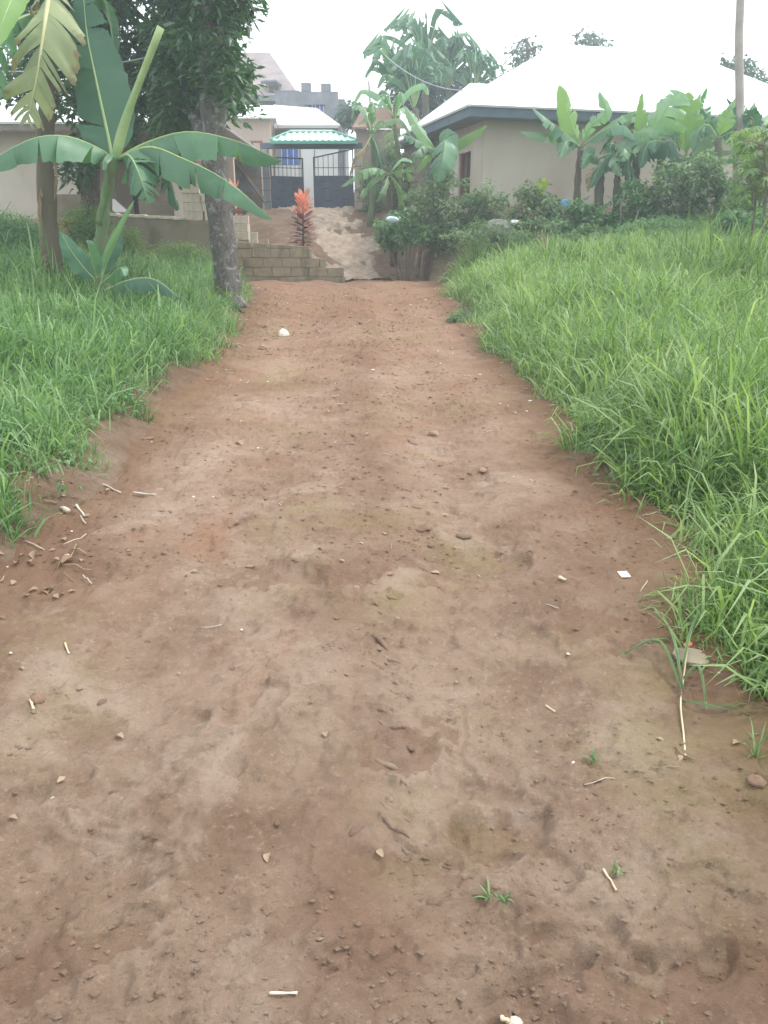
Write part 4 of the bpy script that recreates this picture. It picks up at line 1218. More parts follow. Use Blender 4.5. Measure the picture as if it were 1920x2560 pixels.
# brown trunked tree behind
YT2 = 16.5
tb = P(226, 540, YT2); tb.z = Hf(tb.x, YT2)
tB = empty("dark_tree", tb, "dark leaved tree with a brown trunk in front of the cream house", "tree", "trees in front of the cream house")
tr = [tb - Vector((0, 0, .1)), P(226, 470, YT2), P(232, 380, YT2), P(250, 260, YT2), P(265, 120, YT2), P(270, -40, YT2), P(275, -200, YT2)]
pts = smooth_path(tr, 24)
MB().tube(pts, [.19 - .003 * k for k in range(24)], 14, .10, 9).build("trunk", BARKB, tB, smooth=True)
cB = crown_centers([(0, -330), (430, -330), (440, 60), (470, 180), (480, 300), (420, 350), (300, 340), (200, 330), (140, 270), (30, 230), (-20, 60)], YT2 - 1.6, YT2 + 1.6, 520, 32,
                   holes=((350, 20, 48, 52), (300, 60, 20, 12)))
cB += [tuple(P(u, v, YT2 - .7)) for u, v in ((180, 400), (170, 430), (195, 450), (150, 385), (205, 420), (230, 395))]
limbs(tB, pts[9:], cB, 18, .06, BARKB, 42)
crown(tB, cB, [random.uniform(.20, .40) for _ in cB], 46, .19, .42, LF_MANGO, 52, .2)
# second stem of the lichen covered tree, forking off to the left
tr = [P(546, 470, YT + .03), P(536, 410, YT + .25), P(505, 330, YT + .8), P(474, 250, YT + 1.3), P(455, 130, YT + 1.7), P(440, 0, YT + 2), P(430, -150, YT + 2.2)]
pts = smooth_path(tr, 20)
MB().tube(pts, [.13 - .003 * k for k in range(20)], 14, .10, 10).build("forked_trunk", BARK, tA, smooth=True)
cC = crown_centers([(400, -300), (560, -300), (540, 60), (570, 200), (560, 280), (520, 310), (440, 300), (400, 315), (390, 90)], YT + .9, YT + 3.4, 230, 33, holes=((395, 25, 30, 45), (505, 300, 14, 10)))
limbs(tA, pts[8:], cC, 14, .05, BARK, 43)
crown(tA, cC, [random.uniform(.18, .36) for _ in cC], 46, .17, .42, LF_MANGO, 53, .2)
# ---------------------------------------------------------------- banana plants around the tan house
def autoleaf(parent, c, az, length, rise, width, mat, seed, tear=.3, grav=.3, n=22):
    d = Vector((math.cos(az), math.sin(az), 0))
    p1 = c + d * length * .25 + Vector((0, 0, length * rise * .55))
    p2 = c + d * length * .60 + Vector((0, 0, length * rise * .70))
    p3 = c + d * length * (.95 - .25 * rise) + Vector((0, 0, length * (rise * .95 - .45)))
    if rise > 1: p2.z = c.z + length * .65; p3 = c + d * length * .28 + Vector((0, 0, length * .97))
    return banana_leaf(parent, [c, p1, p2, p3], width, mat, (-d * .2 + Vector((0, -.35, 1))) if rise < 1 else (d + Vector((0, -.5, .3))), .4, .5, tear, grav, .14, seed, n=n)
def banana(name, lab, stem, Y, r0, r1, smat, explicit, grp, auto=0, alen=1.5, aw=.5, amats=None, seed=0, rises=(.3, 1.0)):
    b = P(*stem[0], Y); b.z = min(Hf(b.x, Y), b.z + 2)
    o = empty(name, b, lab, "banana plant", grp)
    ctrl = [b - Vector((0, 0, .08))] + [P(u, v, Y) for u, v in stem[1:]]
    if len(ctrl) == 2: ctrl.insert(1, ctrl[0].lerp(ctrl[1], .5) + Vector((.03, 0, 0)))
    pseudo_stem(o, ctrl, r0, r1, smat, seed)
    c = ctrl[-1]
    r = random.Random(seed * 13 + 1)
    for k, (pts, w, mat, face, fold, tear, grav) in enumerate(explicit):
        pp = [c if i == 0 and q is None else P(q[0], q[1], Y + (q[2] if len(q) > 2 else 0)) for i, q in enumerate(pts)]
        banana_leaf(o, pp, w * 1.3, mat, face, fold, .4, tear + .12, grav, .1, seed * 31 + k, n=30, ribr=.014)
    for k in range(auto):
        az = 2 * math.pi * (k + r.uniform(-.3, .3)) / max(auto, 1)
        autoleaf(o, c, az, alen * r.uniform(.75, 1.15), r.uniform(*rises), aw * r.uniform(.8, 1.15), r.choice(amats), seed * 57 + k, r.uniform(.3, .9), r.uniform(.1, .4))
    return o
UPF = (0, -.5, .9)
GR = "banana plants in front of the tan house"
banana("banana_plant", "banana plant with a bare brown stem and upright pale leaf before the tan wall", [(1446, 548), (1444, 460), (1452, 368)], 19.8, .10, .06, STEMB, [
    ([None, (1428, 310, -.1), (1398, 212, -.1)], .58, BL_LIGHT, (.3, -1, .2), .1, .05, 0),
    ([None, (1400, 322, -.4), (1330, 268, -.7)], .46, BL_MID, (.3, -.6, .8), .3, .15, .1),
    ([None, (1385, 338, -.3), (1300, 328, -.5)], .36, BL_PALE, UPF, .6, .5, .3),
    ([None, (1420, 352, -.4), (1398, 392, -.6)], .40, BL_MID, (-.3, -1, .3), .3, .3, .3),
    ([None, (1478, 315, -.2), (1515, 280, -.3), (1498, 228, -.3)], .34, BL_PALE, CAMF, .3, .2, .1),
    ([None, (1530, 305, -.2), (1590, 275, -.4)], .40, BL_PALE, UPF, .5, .3, .2),
    ([None, (1510, 325, -.4), (1560, 315, -.7), (1592, 352, -.9)], .48, BL_MID, UPF, .5, .2, .2)], GR, seed=3)
banana("banana_plant", "shorter banana plant with a dark shaggy stem before the tan wall", [(1497, 545), (1498, 480), (1503, 418)], 19.5, .13, .08, STEMB, [
    ([None, (1540, 365, -.3), (1610, 322, -.6), (1650, 330, -.8)], .55, BL_PALE, UPF, .5, .1, .15),
    ([None, (1530, 395, -.5), (1552, 440, -.7)], .36, BL_PALE, CAMF, .3, .4, .4),
    ([None, (1475, 385, -.2), (1455, 420, -.3)], .34, BL_MID, CAMF, .3, .4, .4),
    ([None, (1560, 410, -.3), (1600, 470, -.6)], .45, BL_DARK, (.3, -1, .3), .3, .3, .4),
    ([None, (1480, 430, -.3), (1470, 480, -.4)], .25, BL_DEAD, CAMF, .3, .7, .5)], GR, seed=4)
banana("banana_plant", "banana plant whose broad glossy leaf folds high above the eaves", [(1592, 545), (1588, 460), (1592, 392)], 19.6, .12, .08, STEMB, [
    ([None, (1602, 320, 0), (1606, 232, 0)], .36, BL_LIGHT, (.2, -1, .2), .1, .05, 0),
    ([None, (1630, 330, -.2), (1668, 270, -.4), (1692, 225, -.4)], 1.0, BL_PALE, (-.5, -1, .4), .15, .12, .15),
    ([None, (1640, 370, -.4), (1680, 350, -.7), (1700, 400, -.9)], .7, BL_DARK, UPF, .6, .1, .3),
    ([None, (1560, 380, -.3), (1510, 400, -.6), (1475, 470, -.7)], .55, BL_DARK, UPF, .5, .2, .3),
    ([None, (1570, 400, -.5), (1580, 470, -.7)], .5, BL_DARK, CAMF, .3, .2, .4)], GR, seed=5)
banana("banana_plant", "banana plant with a tall yellow green upright leaf near the pole", [(1712, 550), (1710, 470), (1714, 396)], 19.4, .12, .07, STEMG, [
    ([None, (1716, 310, -.1), (1720, 230, -.1)], .66, BL_LIGHT, (-.4, -1, .1), .15, .05, 0),
    ([None, (1738, 310, .1), (1752, 232, .15)], .34, BL_PALE, (.5, -1, .2), .2, .1, .05),
    ([None, (1775, 335, -.3), (1845, 312, -.6)], .50, BL_PALE, UPF, .5, .12, .15),
    ([None, (1765, 378, -.4), (1850, 376, -.7)], .40, BL_PALE, UPF, .5, .3, .2),
    ([None, (1770, 398, -.5), (1850, 396, -.9)], .34, BL_PALE, UPF, .5, .4, .2),
    ([None, (1660, 355, -.3), (1620, 360, -.6), (1600, 420, -.7)], .55, BL_DARK, UPF, .5, .2, .3),
    ([None, (1690, 400, -.5), (1665, 460, -.6)], .45, BL_DARK, CAMF, .3, .3, .4)], GR, seed=6)
banana("banana_plant", "banana plant with a small yellowish leaf beside the wooden pole", [(1800, 550), (1798, 450), (1796, 345)], 18.6, .11, .07, STEMG, [
    ([None, (1812, 305, -.1), (1828, 272, -.1)], .36, BL_LIGHT, (-.3, -1, .2), .1, .1, 0),
    ([None, (1820, 285, .2), (1842, 262, .3)], .42, BL_MID, UPF, .4, .2, .2),
    ([None, (1770, 310, .1), (1745, 330, .1), (1735, 380, .1)], .40, BL_MID, UPF, .4, .3, .3),
    ([None, (1840, 330, -.3), (1880, 370, -.5)], .4, BL_DARK, UPF, .4, .3, .3)], GR, seed=7)
for (lab, b_, t_, Y_, ln_, sd_) in (("banana plant with drooping dark leaves filling the gap behind the folded leaf", 1650, 365, 20.2, 1.25, 61), ("banana plant with spreading ragged leaves at the far end of the tan wall", 1765, 372, 19.9, 1.2, 62),
                                     ("small banana plant low between the two dark stems", 1545, 430, 19.3, .9, 63), ("banana plant leaning past the pole toward the cassava", 1880, 372, 19.0, 1.2, 64)):
    banana("banana_plant", lab, [(b_, 550), (b_ - 3, 470), (b_, t_)], Y_, .10, .06, STEMB, [], GR, auto=8, alen=ln_, aw=.46, amats=[BL_MID, BL_PALE, BL_DARK], seed=sd_, rises=(.3, 1.2))
GG = "banana plants between the gate and the tan house"
banana("banana_plant", "banana plant with broad drooping leaf before the dark veranda", [(1092, 560), (1090, 470), (1093, 378)], 20.8, .10, .06, STEMG, [
    ([None, (1050, 325, -.2), (1012, 264, -.3)], .40, BL_PALE, (.6, -.8, .3), .1, .05, .05),
    ([None, (1145, 350, -.3), (1218, 312, -.6)], .42, BL_LIGHT, (.2, -.5, .9), .6, .1, .15),
    ([None, (1112, 350, -.5), (1108, 395, -.9), (1092, 455, -1.0)], .74, BL_MID, CAMF, .25, .05, .3),
    ([None, (1040, 348, -.3), (1008, 335, -.5)], .40, BL_MID, UPF, .4, .15, .2),
    ([None, (1062, 395, -.4), (1045, 430, -.5)], .30, BL_LIGHT, CAMF, .3, .2, .3),
    ([None, (1060, 365, -.4), (1040, 385, -.6), (1035, 410, -.6)], .36, BL_MID, UPF, .4, .2, .3)], GG, seed=8)
banana("banana_plant", "low banana plant with a long torn leaf reaching toward the right gate post", [(985, 580), (975, 500), (972, 436)], 22.0, .10, .06, STEMB, [
    ([None, (940, 420, -.3), (905, 428, -.5), (852, 466, -.6)], .40, BL_PALE, UPF, .6, .7, .35),
    ([None, (930, 450, -.2), (888, 515, -.3)], .26, BL_PALE, UPF, .7, .3, .2),
    ([None, (960, 470, -.5), (940, 505, -.6)], .24, BL_PALE, UPF, .6, .4, .3),
    ([None, (1010, 425, -.3), (1030, 450, -.5)], .40, BL_LIGHT, CAMF, .3, .3, .2),
    ([None, (1005, 396, -.2), (1042, 408, -.4)], .26, BL_PALE, (0, -.2, 1), .2, 0, .05),
    ([None, (1000, 470, -.4), (1010, 520, -.5)], .36, BL_LIGHT, CAMF, .3, .4, .4)], GG, seed=9)
banana("banana_plant", "slender banana plant with curled dry leaves behind the gate post", [(925, 540), (935, 430), (930, 335)], 24.5, .11, .07, STEMG, [
    ([None, (915, 295, 0), (895, 312, 0)], .26, BL_PALE, UPF, .6, .4, .4),
    ([None, (950, 300, 0), (985, 320, 0)], .30, BL_PALE, UPF, .6, .4, .3),
    ([None, (910, 370, -.3), (885, 395, -.5), (873, 450, -.5)], .26, BL_DEAD, UPF, .6, .6, .5),
    ([None, (945, 380, -.3), (960, 440, -.4)], .4, BL_DARK, CAMF, .4, .4, .4)], GG, auto=3, alen=1.3, aw=.4, amats=[BL_MID, BL_PALE], seed=10)
banana("banana_plant", "thin leaning banana plant with narrow leaves beside the rusty shed", [(1010, 560), (1000, 430), (985, 300)], 25.5, .09, .06, STEMG, [], GG, auto=6, alen=1.5, aw=.42, amats=[BL_MID, BL_PALE, BL_DARK], seed=11)
GT = "tall bananas on the slope behind the houses"
tall = [("tallest banana plant of the clump with a ragged crown against the sky", (1062, 330), (1058, 205), 33, 2.3),
        ("tall banana plant whose crown leans over the rusty shed", (985, 330), (990, 235), 31, 1.8),
        ("tall banana plant with spreading leaves behind the white wing roof", (1125, 330), (1120, 225), 34, 2.0),
        ("lower banana plant tucked against the white wing roof", (1190, 320), (1185, 245), 33, 1.6),
        ("short banana plant with pale leaves under the tall clump", (1035, 330), (1035, 275), 30, 1.8)]
for k, (lab, b, t, Y, ln) in enumerate(tall):
    pb_ = P(*b, Y)
    banana("banana_plant", lab, [(b[0], 440), ((b[0] + t[0]) / 2 + 4, (b[1] + t[1]) / 2), t], Y, .16, .10, STEMB, [], GT,
           auto=18, alen=ln, aw=.50, amats=[BL_DARK, BL_DARK, BL_MID], seed=20 + k, rises=(.7, 1.6))

# ---------------------------------------------------------------- bushes
def bush(name, lab, u0, v0, u1, v1, Y, dep, n, per, size, aspect, mat, seed, grp=None, cat="bush", stems=6, rad=(.14, .30), droop=.15, base=None, shape=1.0):
    r = random.Random(seed)
    cu, cv = (u0 + u1) / 2, v1
    b = P(cu, cv, Y)
    b.z = Hf(b.x, Y) if base is None else base
    o = empty(name, b, lab, cat, grp)
    cs = []
    while len(cs) < n:
        a, c = r.uniform(-1, 1), r.uniform(0, 1)
        if abs(a) ** 2.2 + (c ** 2.4) * shape > 1.0 * r.uniform(.75, 1.1): continue
        p = P(cu + a * (u1 - u0) / 2, v1 + (v0 - v1) * c, Y)
        p.y += r.uniform(-dep, dep) * math.sqrt(max(0, 1 - a * a))
        p.z = max(p.z, Hf(p.x, p.y) + .05)
        cs.append(tuple(p))
    for k in range(stems):
        c = Vector(r.choice(cs)); s = Vector((b.x + (c.x - b.x) * .35, b.y + (c.y - b.y) * .3, 0)); s.z = Hf(s.x, s.y) - .04
        MB().tube(smooth_path([s, s.lerp(c, .5) + Vector((r.uniform(-.08, .08), 0, .06)), c], 7), [.016 - .0016 * i for i in range(7)], 6, .1, k).build("stem", TWIG, o, smooth=True)
    crown(o, cs, [r.uniform(*rad) for _ in cs], per, size, aspect, mat, seed + 7, droop, "foliage")
    return o
GB = "bushes along the tan house"
bush("bush", "grey green leafy bush below the drooping banana leaf", 1005, 428, 1235, 590, 20.3, .7, 95, 34, .13, .5, LF_BUSH, 61, GB, stems=12)
bush("bush", "bushy shrub reaching the corner of the tan wall", 1150, 470, 1275, 585, 20.0, .5, 45, 34, .13, .5, LF_BUSH, 62, GB, stems=8)
bush("bush", "low green bush over the red soil bank by the drive", 925, 535, 1110, 615, 20.0, .45, 60, 34, .13, .55, LF_BUSHG, 63, GB, stems=6)
bush("bush", "dark bush around a single yellow leaf against the tan wall", 1278, 455, 1392, 575, 19.45, .3, 48, 34, .13, .5, LF_BUSH, 64, GB, stems=7)
bush("bush", "large tangled bush between the banana plants and the pole", 1600, 385, 1850, 595, 18.6, .7, 170, 34, .13, .5, LF_BUSH, 65, GB, stems=14)
bush("bush", "bluish green bush beside the dark banana stem", 1535, 455, 1650, 585, 18.9, .4, 55, 34, .13, .5, LF_BUSHG, 66, GB, stems=8)
bush("bush", "leafy undergrowth at the foot of the bare banana stem", 1385, 510, 1520, 590, 19.0, .4, 40, 50, .14, .55, LF_BUSHG, 67, GB, stems=5)
bush("bush", "thicket of broad leaves at the foot of the wooden pole", 1770, 520, 1960, 640, 15.6, .5, 70, 34, .13, .5, LF_BUSHG, 68, GB, stems=6)
bush("bush", "light leafy thicket behind the cassava plant", 1835, 330, 1990, 560, 16.5, .6, 80, 55, .10, .4, LF_CASS, 69, GB, stems=8)
bush("bush", "low pale weeds spilling over the top of the grass field", 1100, 545, 1500, 612, 17.9, .5, 90, 30, .09, .45, LF_BUSH, 90, GB, stems=5, rad=(.08, .18))
bush("bush", "pale leafy weeds in front of the large tangled bush", 1500, 545, 1840, 612, 17.4, .5, 90, 30, .09, .45, LF_BUSHG, 91, GB, stems=5, rad=(.08, .18))
bush("bush", "dark rounded shrub behind the right gate post", 898, 410, 945, 530, 26.0, .25, 40, 60, .08, .45, LF_BUSHG, 70, None, stems=4, rad=(.12, .2), shape=.8)
bush("bush", "dark green bush against the cream house wall", -60, 535, 85, 625, 15.0, .5, 60, 60, .07, .5, LF_BUSHG, 71, None, stems=6)
bush("bush", "bright green bush behind the middle banana stem", 165, 515, 262, 590, 16.0, .5, 45, 55, .08, .4, LF_CASS, 72, None, stems=6)
bush("bush", "yellow green weed clump growing against the stained cement wall", 290, 565, 350, 660, 17.6, .35, 36, 55, .07, .4, LF_CASS, 73, None, stems=5)
bush("bush", "low weeds growing at the foot of the stained cement wall", 350, 610, 540, 680, 17.6, .4, 60, 50, .07, .4, LF_CASS, 74, None, stems=5)
bush("bush", "small dark weed patch hugging the road edge", 1120, 770, 1180, 835, 12.0, .25, 30, 50, .035, .5, LF_BUSH, 75, None, stems=4, rad=(.05, .09))
bush("bush", "loose green shrub left of the rusty shed door", 945, 330, 1030, 520, 27.0, .5, 70, 50, .12, .4, LF_BUSH, 76, None, stems=6)
yl = P(1355, 470, 19.7)
ylf = empty("yellow_leaf_plant", (yl.x, yl.y, Hf(yl.x, yl.y)), "single broad yellow leaf on a stalk in front of the tan wall", "plant")
banana_leaf(ylf, PP((1345, 545, 19.5), (1346, 500, 19.4), (1352, 472, 19.35), (1366, 446, 19.3)), .30, leafmat("yellow_leaf_blade", [(0, (.34, .43, .05)), (1, (.44, .52, .08))], .4, .45, .3, (1.1, 1.1, .5), True), CAMF, .1, .2, 0, 0, .45, 3, ribr=.008)
# rosettes near the road and plants in the field
def tuft(name, lab, cat, p, n, L, W, mat, seed, lean=(.3, 1.0), grp=None):
    g = np.random.default_rng(seed)
    o = empty(name, p, lab, cat, grp)
    pos = np.tile(np.array(p), (n, 1)) + np.stack([g.normal(0, W * 1.2, n), g.normal(0, W * 1.2, n), np.zeros(n)], -1)
    b = blades("blade_cluster", pos, g.uniform(.6, 1.1, n) * L, np.full(n, W), g.uniform(lean[0], lean[1], n), g.uniform(.3, 1.1, n), mat, g.uniform(.2, .8, n), seed)
    b.parent = o
    b.matrix_parent_inverse = Matrix.Translation(-Vector(p))
    return o
# cassava at the right edge: palmate leaves
def palmate(parent, c, d, size, mat, seed, lob=7):
    r = random.Random(seed)
    V, T = [], []
    d = Vector(d).normalized(); s = d.cross(Vector((0, 0, 1)))
    if s.length < .1: s = Vector((1, 0, 0))
    s.normalize(); up = s.cross(d)
    inv = parent_inv(parent)
    for k in range(lob):
        a = math.radians(-115 + 230 * k / (lob - 1))
        ld = (d * math.cos(a) + s * math.sin(a) - Vector((0, 0, .35))).normalized()
        L = size * (1 - .35 * abs(a) / 2) * r.uniform(.9, 1.1); w = L * (.17 if f > .6 else .21)
        ls = ld.cross(up).normalized()
        m1 = c + ld * L * .55
        b = len(V)
        V += [c, m1 - ls * w, c + ld * L - Vector((0, 0, L * .25)), m1 + ls * w, m1 - up * w * .3]
        T += [(b, b + 4, b + 1), (b + 4, b + 2, b + 1), (b, b + 3, b + 4), (b + 4, b + 3, b + 2)]
    return npmesh("leaf", [tuple(inv @ v) for v in V], None, T, mat, parent, rnd_t=[r.random()] * len(T), smooth=False)
YK = 14.2
for ci, (u, vb, vt, lab, sd_) in enumerate(((1906, 605, 350, "cassava plant with pale stem and drooping fingered leaves at the field edge", 3), (1885, 560, 330, "leafy cassava plant hugging the wooden pole", 5))):
    b = P(u, vb, YK + ci * .6); b.z = Hf(b.x, b.y)
    o = empty("cassava_plant", b, lab, "plant", "cassava plants by the pole")
    top = P(u + 6, vt, YK + ci * .6)
    pts = smooth_path([b - Vector((0, 0, .05)), b.lerp(top, .5) + Vector((.05, 0, 0)), top], 12)
    MB().tube(pts, [.026 - .0014 * k for k in range(12)], 8, .08, 3).build("stem", TWIG, o, smooth=True)
    r = random.Random(sd_)
    for k in range(46):
        f = 1 - .55 * r.random() ** 1.4
        s = b.lerp(top, f); az = r.uniform(0, 6.28)
        c = s + Vector((math.cos(az), math.sin(az), .25)) * r.uniform(.15, .5)
        lf_ = palmate(o, c, (math.cos(az), math.sin(az), -.35), r.uniform(.16, .25), LF_CASS, k + sd_ * 100)
        ob = MB().tube([s, s.lerp(c, .5) + Vector((0, 0, .04)), c], .005, 5).build("leaf_stalk", REDBR if k % 3 else TWIG, o, smooth=True)

# red leaved cordylines on the block wall
CORD_T = leafmat("cordyline_top_leaf", [(0, (.60, .21, .14)), (1, (.78, .40, .28))], .4, .4, .4, (1.2, .9, .7))
CORD_L = leafmat("cordyline_low_leaf", [(0, (.16, .055, .055)), (1, (.34, .13, .10))], .3, .45, .4, (1.3, .8, .7))
for (u, vb, vt, Y, lab, sd_, n) in ((757, 612, 500, 20.5, "red cordyline with glowing orange top leaves at the drive edge", 1, 64), (583, 580, 478, 20.75, "short orange leaved cordyline beside the pale blocks", 2, 36)):
    b = P(u, vb, Y); b.z = Hf(b.x, Y)
    o = empty("cordyline", b, lab, "shrub", "red leaved cordylines")
    top = P(u + 1, vt, Y)
    MB().tube([b - Vector((0, 0, .05)), b.lerp(top, .5), top], [.03, .025, .018], 8, .1, 2).build("stem", TWIG, o, smooth=True)
    r = random.Random(sd_)
    for k in range(n):
        f = k / (n - 1)
        s = b.lerp(top, .15 + .85 * f); az = k * 2.4 + r.uniform(-.3, .3)
        el = .2 + 1.0 * f ** 1.5
        L = r.uniform(.30, .46)
        d = Vector((math.cos(az) * math.cos(el), math.sin(az) * math.cos(el), math.sin(el)))
        sd2 = Vector((-math.sin(az), math.cos(az), 0)); w = L * (.17 if f > .6 else .21)
        up = sd2.cross(d)
        inv = parent_inv(o)
        m1, m2 = s + d * L * .45, s + d * L * .8 - Vector((0, 0, .10 * L)); tp = s + d * L - Vector((0, 0, .28 * L * (1.3 - f)))
        V = [s, m1 - sd2 * w + up * w * .4, m1, m1 + sd2 * w + up * w * .4, m2 - sd2 * w * .7 + up * w * .3, m2, m2 + sd2 * w * .7 + up * w * .3, tp]
        npmesh("leaf", [tuple(inv @ v) for v in V], [(1, 2, 5, 4), (2, 3, 6, 5)], [(0, 2, 1), (0, 3, 2), (4, 5, 7), (5, 6, 7)], CORD_T if f > .62 else CORD_L, o, rnd_q=[r.random()] * 2, rnd_t=[r.random()] * 4)

# ---------------------------------------------------------------- far trees
def far_tree(lab, u, vb, poly, Y, n, per, size, seed, mat=LF_FAR, rad=(.35, .6), grp="far trees above the roofs", trunk=None):
    b = P(u, vb, Y); b.z = Hf(b.x, Y)
    o = empty("tree", b, lab, "tree", grp)
    cs = crown_centers(poly, Y - 1.5, Y + 1.5, n, seed)
    vt = min(p[1] for p in poly); um = sum(p[0] for p in poly) / len(poly)
    top = P(um, vt + 15, Y)
    pts = smooth_path([b - Vector((0, 0, .2)), b.lerp(top, .5) + Vector((.3, 0, 0)), top], 14)
    MB().tube(pts, [.20 - .012 * k for k in range(14)], 10, .1, seed).build("trunk", BARKB, o, smooth=True)
    limbs(o, pts[6:], cs, 9, .06, BARKB, seed)
    crown(o, cs, [random.uniform(*rad) for _ in cs], per, size, .45, mat, seed + 3, .2)
far_tree("sparse tree with a thin trunk rising behind the tan house roof hip", 1325, 400, [(1300, 105), (1320, 85), (1345, 92), (1342, 130), (1330, 165), (1310, 190), (1292, 165), (1285, 125)], 42, 14, 34, .26, 81)
far_tree("flat topped tree standing alone above the tan house ridge", 1482, 400, [(1448, 100), (1462, 78), (1478, 82), (1500, 98), (1515, 115), (1490, 128), (1465, 135), (1448, 118)], 44, 15, 34, .26, 82)
far_tree("broad tree behind the end of the tan house roof by the pole", 1832, 400, [(1772, 195), (1800, 165), (1840, 148), (1880, 178), (1900, 215), (1905, 250), (1860, 250), (1800, 240), (1775, 215)], 36, 62, 44, .24, 83)
far_tree("dark bushy tree beside the unfinished concrete house", 885, 420, [(858, 270), (895, 268), (912, 292), (900, 310), (865, 310)], 40, 22, 60, .26, 84, LF_FAR)
far_tree("leafy tree filling the gap behind the tall banana clump", 1090, 420, [(985, 200), (1040, 130), (1120, 170), (1185, 190), (1225, 225), (1240, 255), (1180, 285), (1060, 300), (1000, 290)], 39, 75, 60, .34, 85, LF_FAR)
far_tree("small ragged tree peeking over the white wing roof", 1260, 400, [(1225, 215), (1255, 200), (1285, 192), (1280, 215), (1240, 235)], 36, 14, 50, .22, 86, LF_FAR)
def thin_post(u0, v0, u1, v1, Y, lab, r0=.03):
    b, t = P(u0, v0, Y), P(u1, v1, Y); b.z = min(b.z, Hf(b.x, Y))
    o = empty("wooden_stake", b, lab, "stake", "thin stakes and poles")
    MB().tube([b, b.lerp(t, .5) + Vector((.02, 0, 0)), t], [r0, r0 * .95, r0 * .9], 8, .06, 2).build("shaft", WOOD, o, smooth=True)
    MB().tube([t, t + Vector((0, 0, .03))], [r0 * .9, r0 * .5], 8).build("cut_end", MORTAR, o, smooth=True)
thin_post(940, 520, 922, 205, 26.5, "tall thin stake rising beside the right gate post", .03)
thin_post(1550, 580, 1552, 500, 18.7, "short stake standing in front of the bluish bush", .022)
thin_post(1562, 585, 1600, 520, 18.5, "slanting stick leaning into the bluish bush", .018)

# ---------------------------------------------------------------- rubbish and stones in the field
pz = P(1242, 590, 18.3)
o = empty("grey_rock", pz, "large grey rock half hidden at the edge of the bushes", "rock")
ROCK = surf("grey_rock_face", (.17, .16, .15), (.26, .245, .225), 4, .9, .6, 20, .2)
def blob(name, c, rx, ry, rz_, mat, parent, seed):
    n1, n2 = 9, 14
    V, Fc = [], []
    for i in range(n1 + 1):
        th = math.pi * i / n1
        for k in range(n2):
            ph = 2 * math.pi * k / n2
            d = Vector((math.sin(th) * math.cos(ph), math.sin(th) * math.sin(ph), math.cos(th)))
            q = 1 + .38 * float(fbm(np.array([d.x * 1.6 + seed]), np.array([d.y * 1.6 + d.z * 2.1]), seed, 3)[0])
            V.append(c + Vector((d.x * rx * q, d.y * ry * q, d.z * rz_ * q)))
    for i in range(n1):
        for k in range(n2):
            Fc.append((i * n2 + k, (i + 1) * n2 + k, (i + 1) * n2 + (k + 1) % n2, i * n2 + (k + 1) % n2))
    return MB().add(V, Fc).build(name, mat, parent)
blob("stone_body", pz + Vector((0, 0, .12)), .27, .22, .24, ROCK, o, 3)
blob("broken_piece", pz + Vector((.24, .05, .02)), .16, .14, .15, ROCK, o, 8)
def bag(name, lab, u, v, Y, w, h, mat, seed, cat="bag", z=None):
    p = P(u, v, Y); p.z = (Hf(p.x, Y) if z is None else z)
    o = empty(name, p, lab, cat)
    blob("sheet", p + Vector((0, 0, h * .45)), w * .5, w * .35, h * .5, mat, o, seed)
    m = MB(); 0 and m.tube([p + Vector((w * (k / 5 - .5), 0, h * .35 * math.sin(k * .9 + seed) * .3 + h * .45)) for k in range(6)], [h * .30, h * .45, h * .5, h * .48, h * .42, h * .25], 8, .5, seed).build("sheet", mat, o)
    MB().tube([p + Vector((w * .45, 0, h * .5)), p + Vector((w * .6, -.02, h * .8))], [h * .06, h * .14], 7, .3, seed).build("loose_end", mat, o, smooth=True)
PW_ = surf("white_plastic", (.75, .76, .72), (.82, .83, .80), 8, .45, .3, 20, .5)
PR_ = surf("red_plastic", (.68, .16, .08), (.75, .24, .13), 8, .5, .3, 20, .4)
PB_ = surf("pale_blue_plastic", (.42, .60, .68), (.55, .72, .78), 8, .5, .4, 20, .4)
PBB = surf("bright_blue_plastic", (.12, .36, .66), (.20, .45, .72), 8, .5, .3, 20, .4)
bag("plastic_bag", "white plastic bag caught in the weeds beside the grey rock", 1285, 556, 18.2, .16, .09, PW_, 3, z=P(1285, 560, 18.2).z)
bag("plastic_bag", "small red wrapper lying beside the white bag", 1300, 556, 18.05, .08, .04, PR_, 5, "wrapper", z=P(1300, 560, 18.05).z)
bag("plastic_bag", "pale blue plastic bag in the bush over the red bank", 981, 552, 19.2, .30, .14, PB_, 4, z=P(981, 556, 19.2).z)
bag("plastic_bag", "bright blue plastic bag lying against the tan wall", 1411, 520, 20.4, .24, .2, PBB, 6, z=P(1411, 520, 20.4).z)
DRYM = surf("dry_stalk", (.22, .165, .10), (.34, .27, .18), 8, .9, .3, 40, .1)
p = P(1358, 655, 15.8); p.z = Hf(p.x, p.y)
o = empty("dry_weed", p, "brown dried up weed stalks standing in the green grass", "weed")
r = random.Random(4)
for k in range(14):
    t = p + Vector((r.uniform(-.16, .16), r.uniform(-.1, .1), r.uniform(.3, .68)))
    MB().tube(smooth_path([p + Vector((r.uniform(-.06, .06), 0, -.03)), p.lerp(t, .5) + Vector((r.uniform(-.05, .05), 0, 0)), t], 6), [.012, .011, .010, .009, .008, .005], 5).build("stalk", DRYM, o, smooth=True)

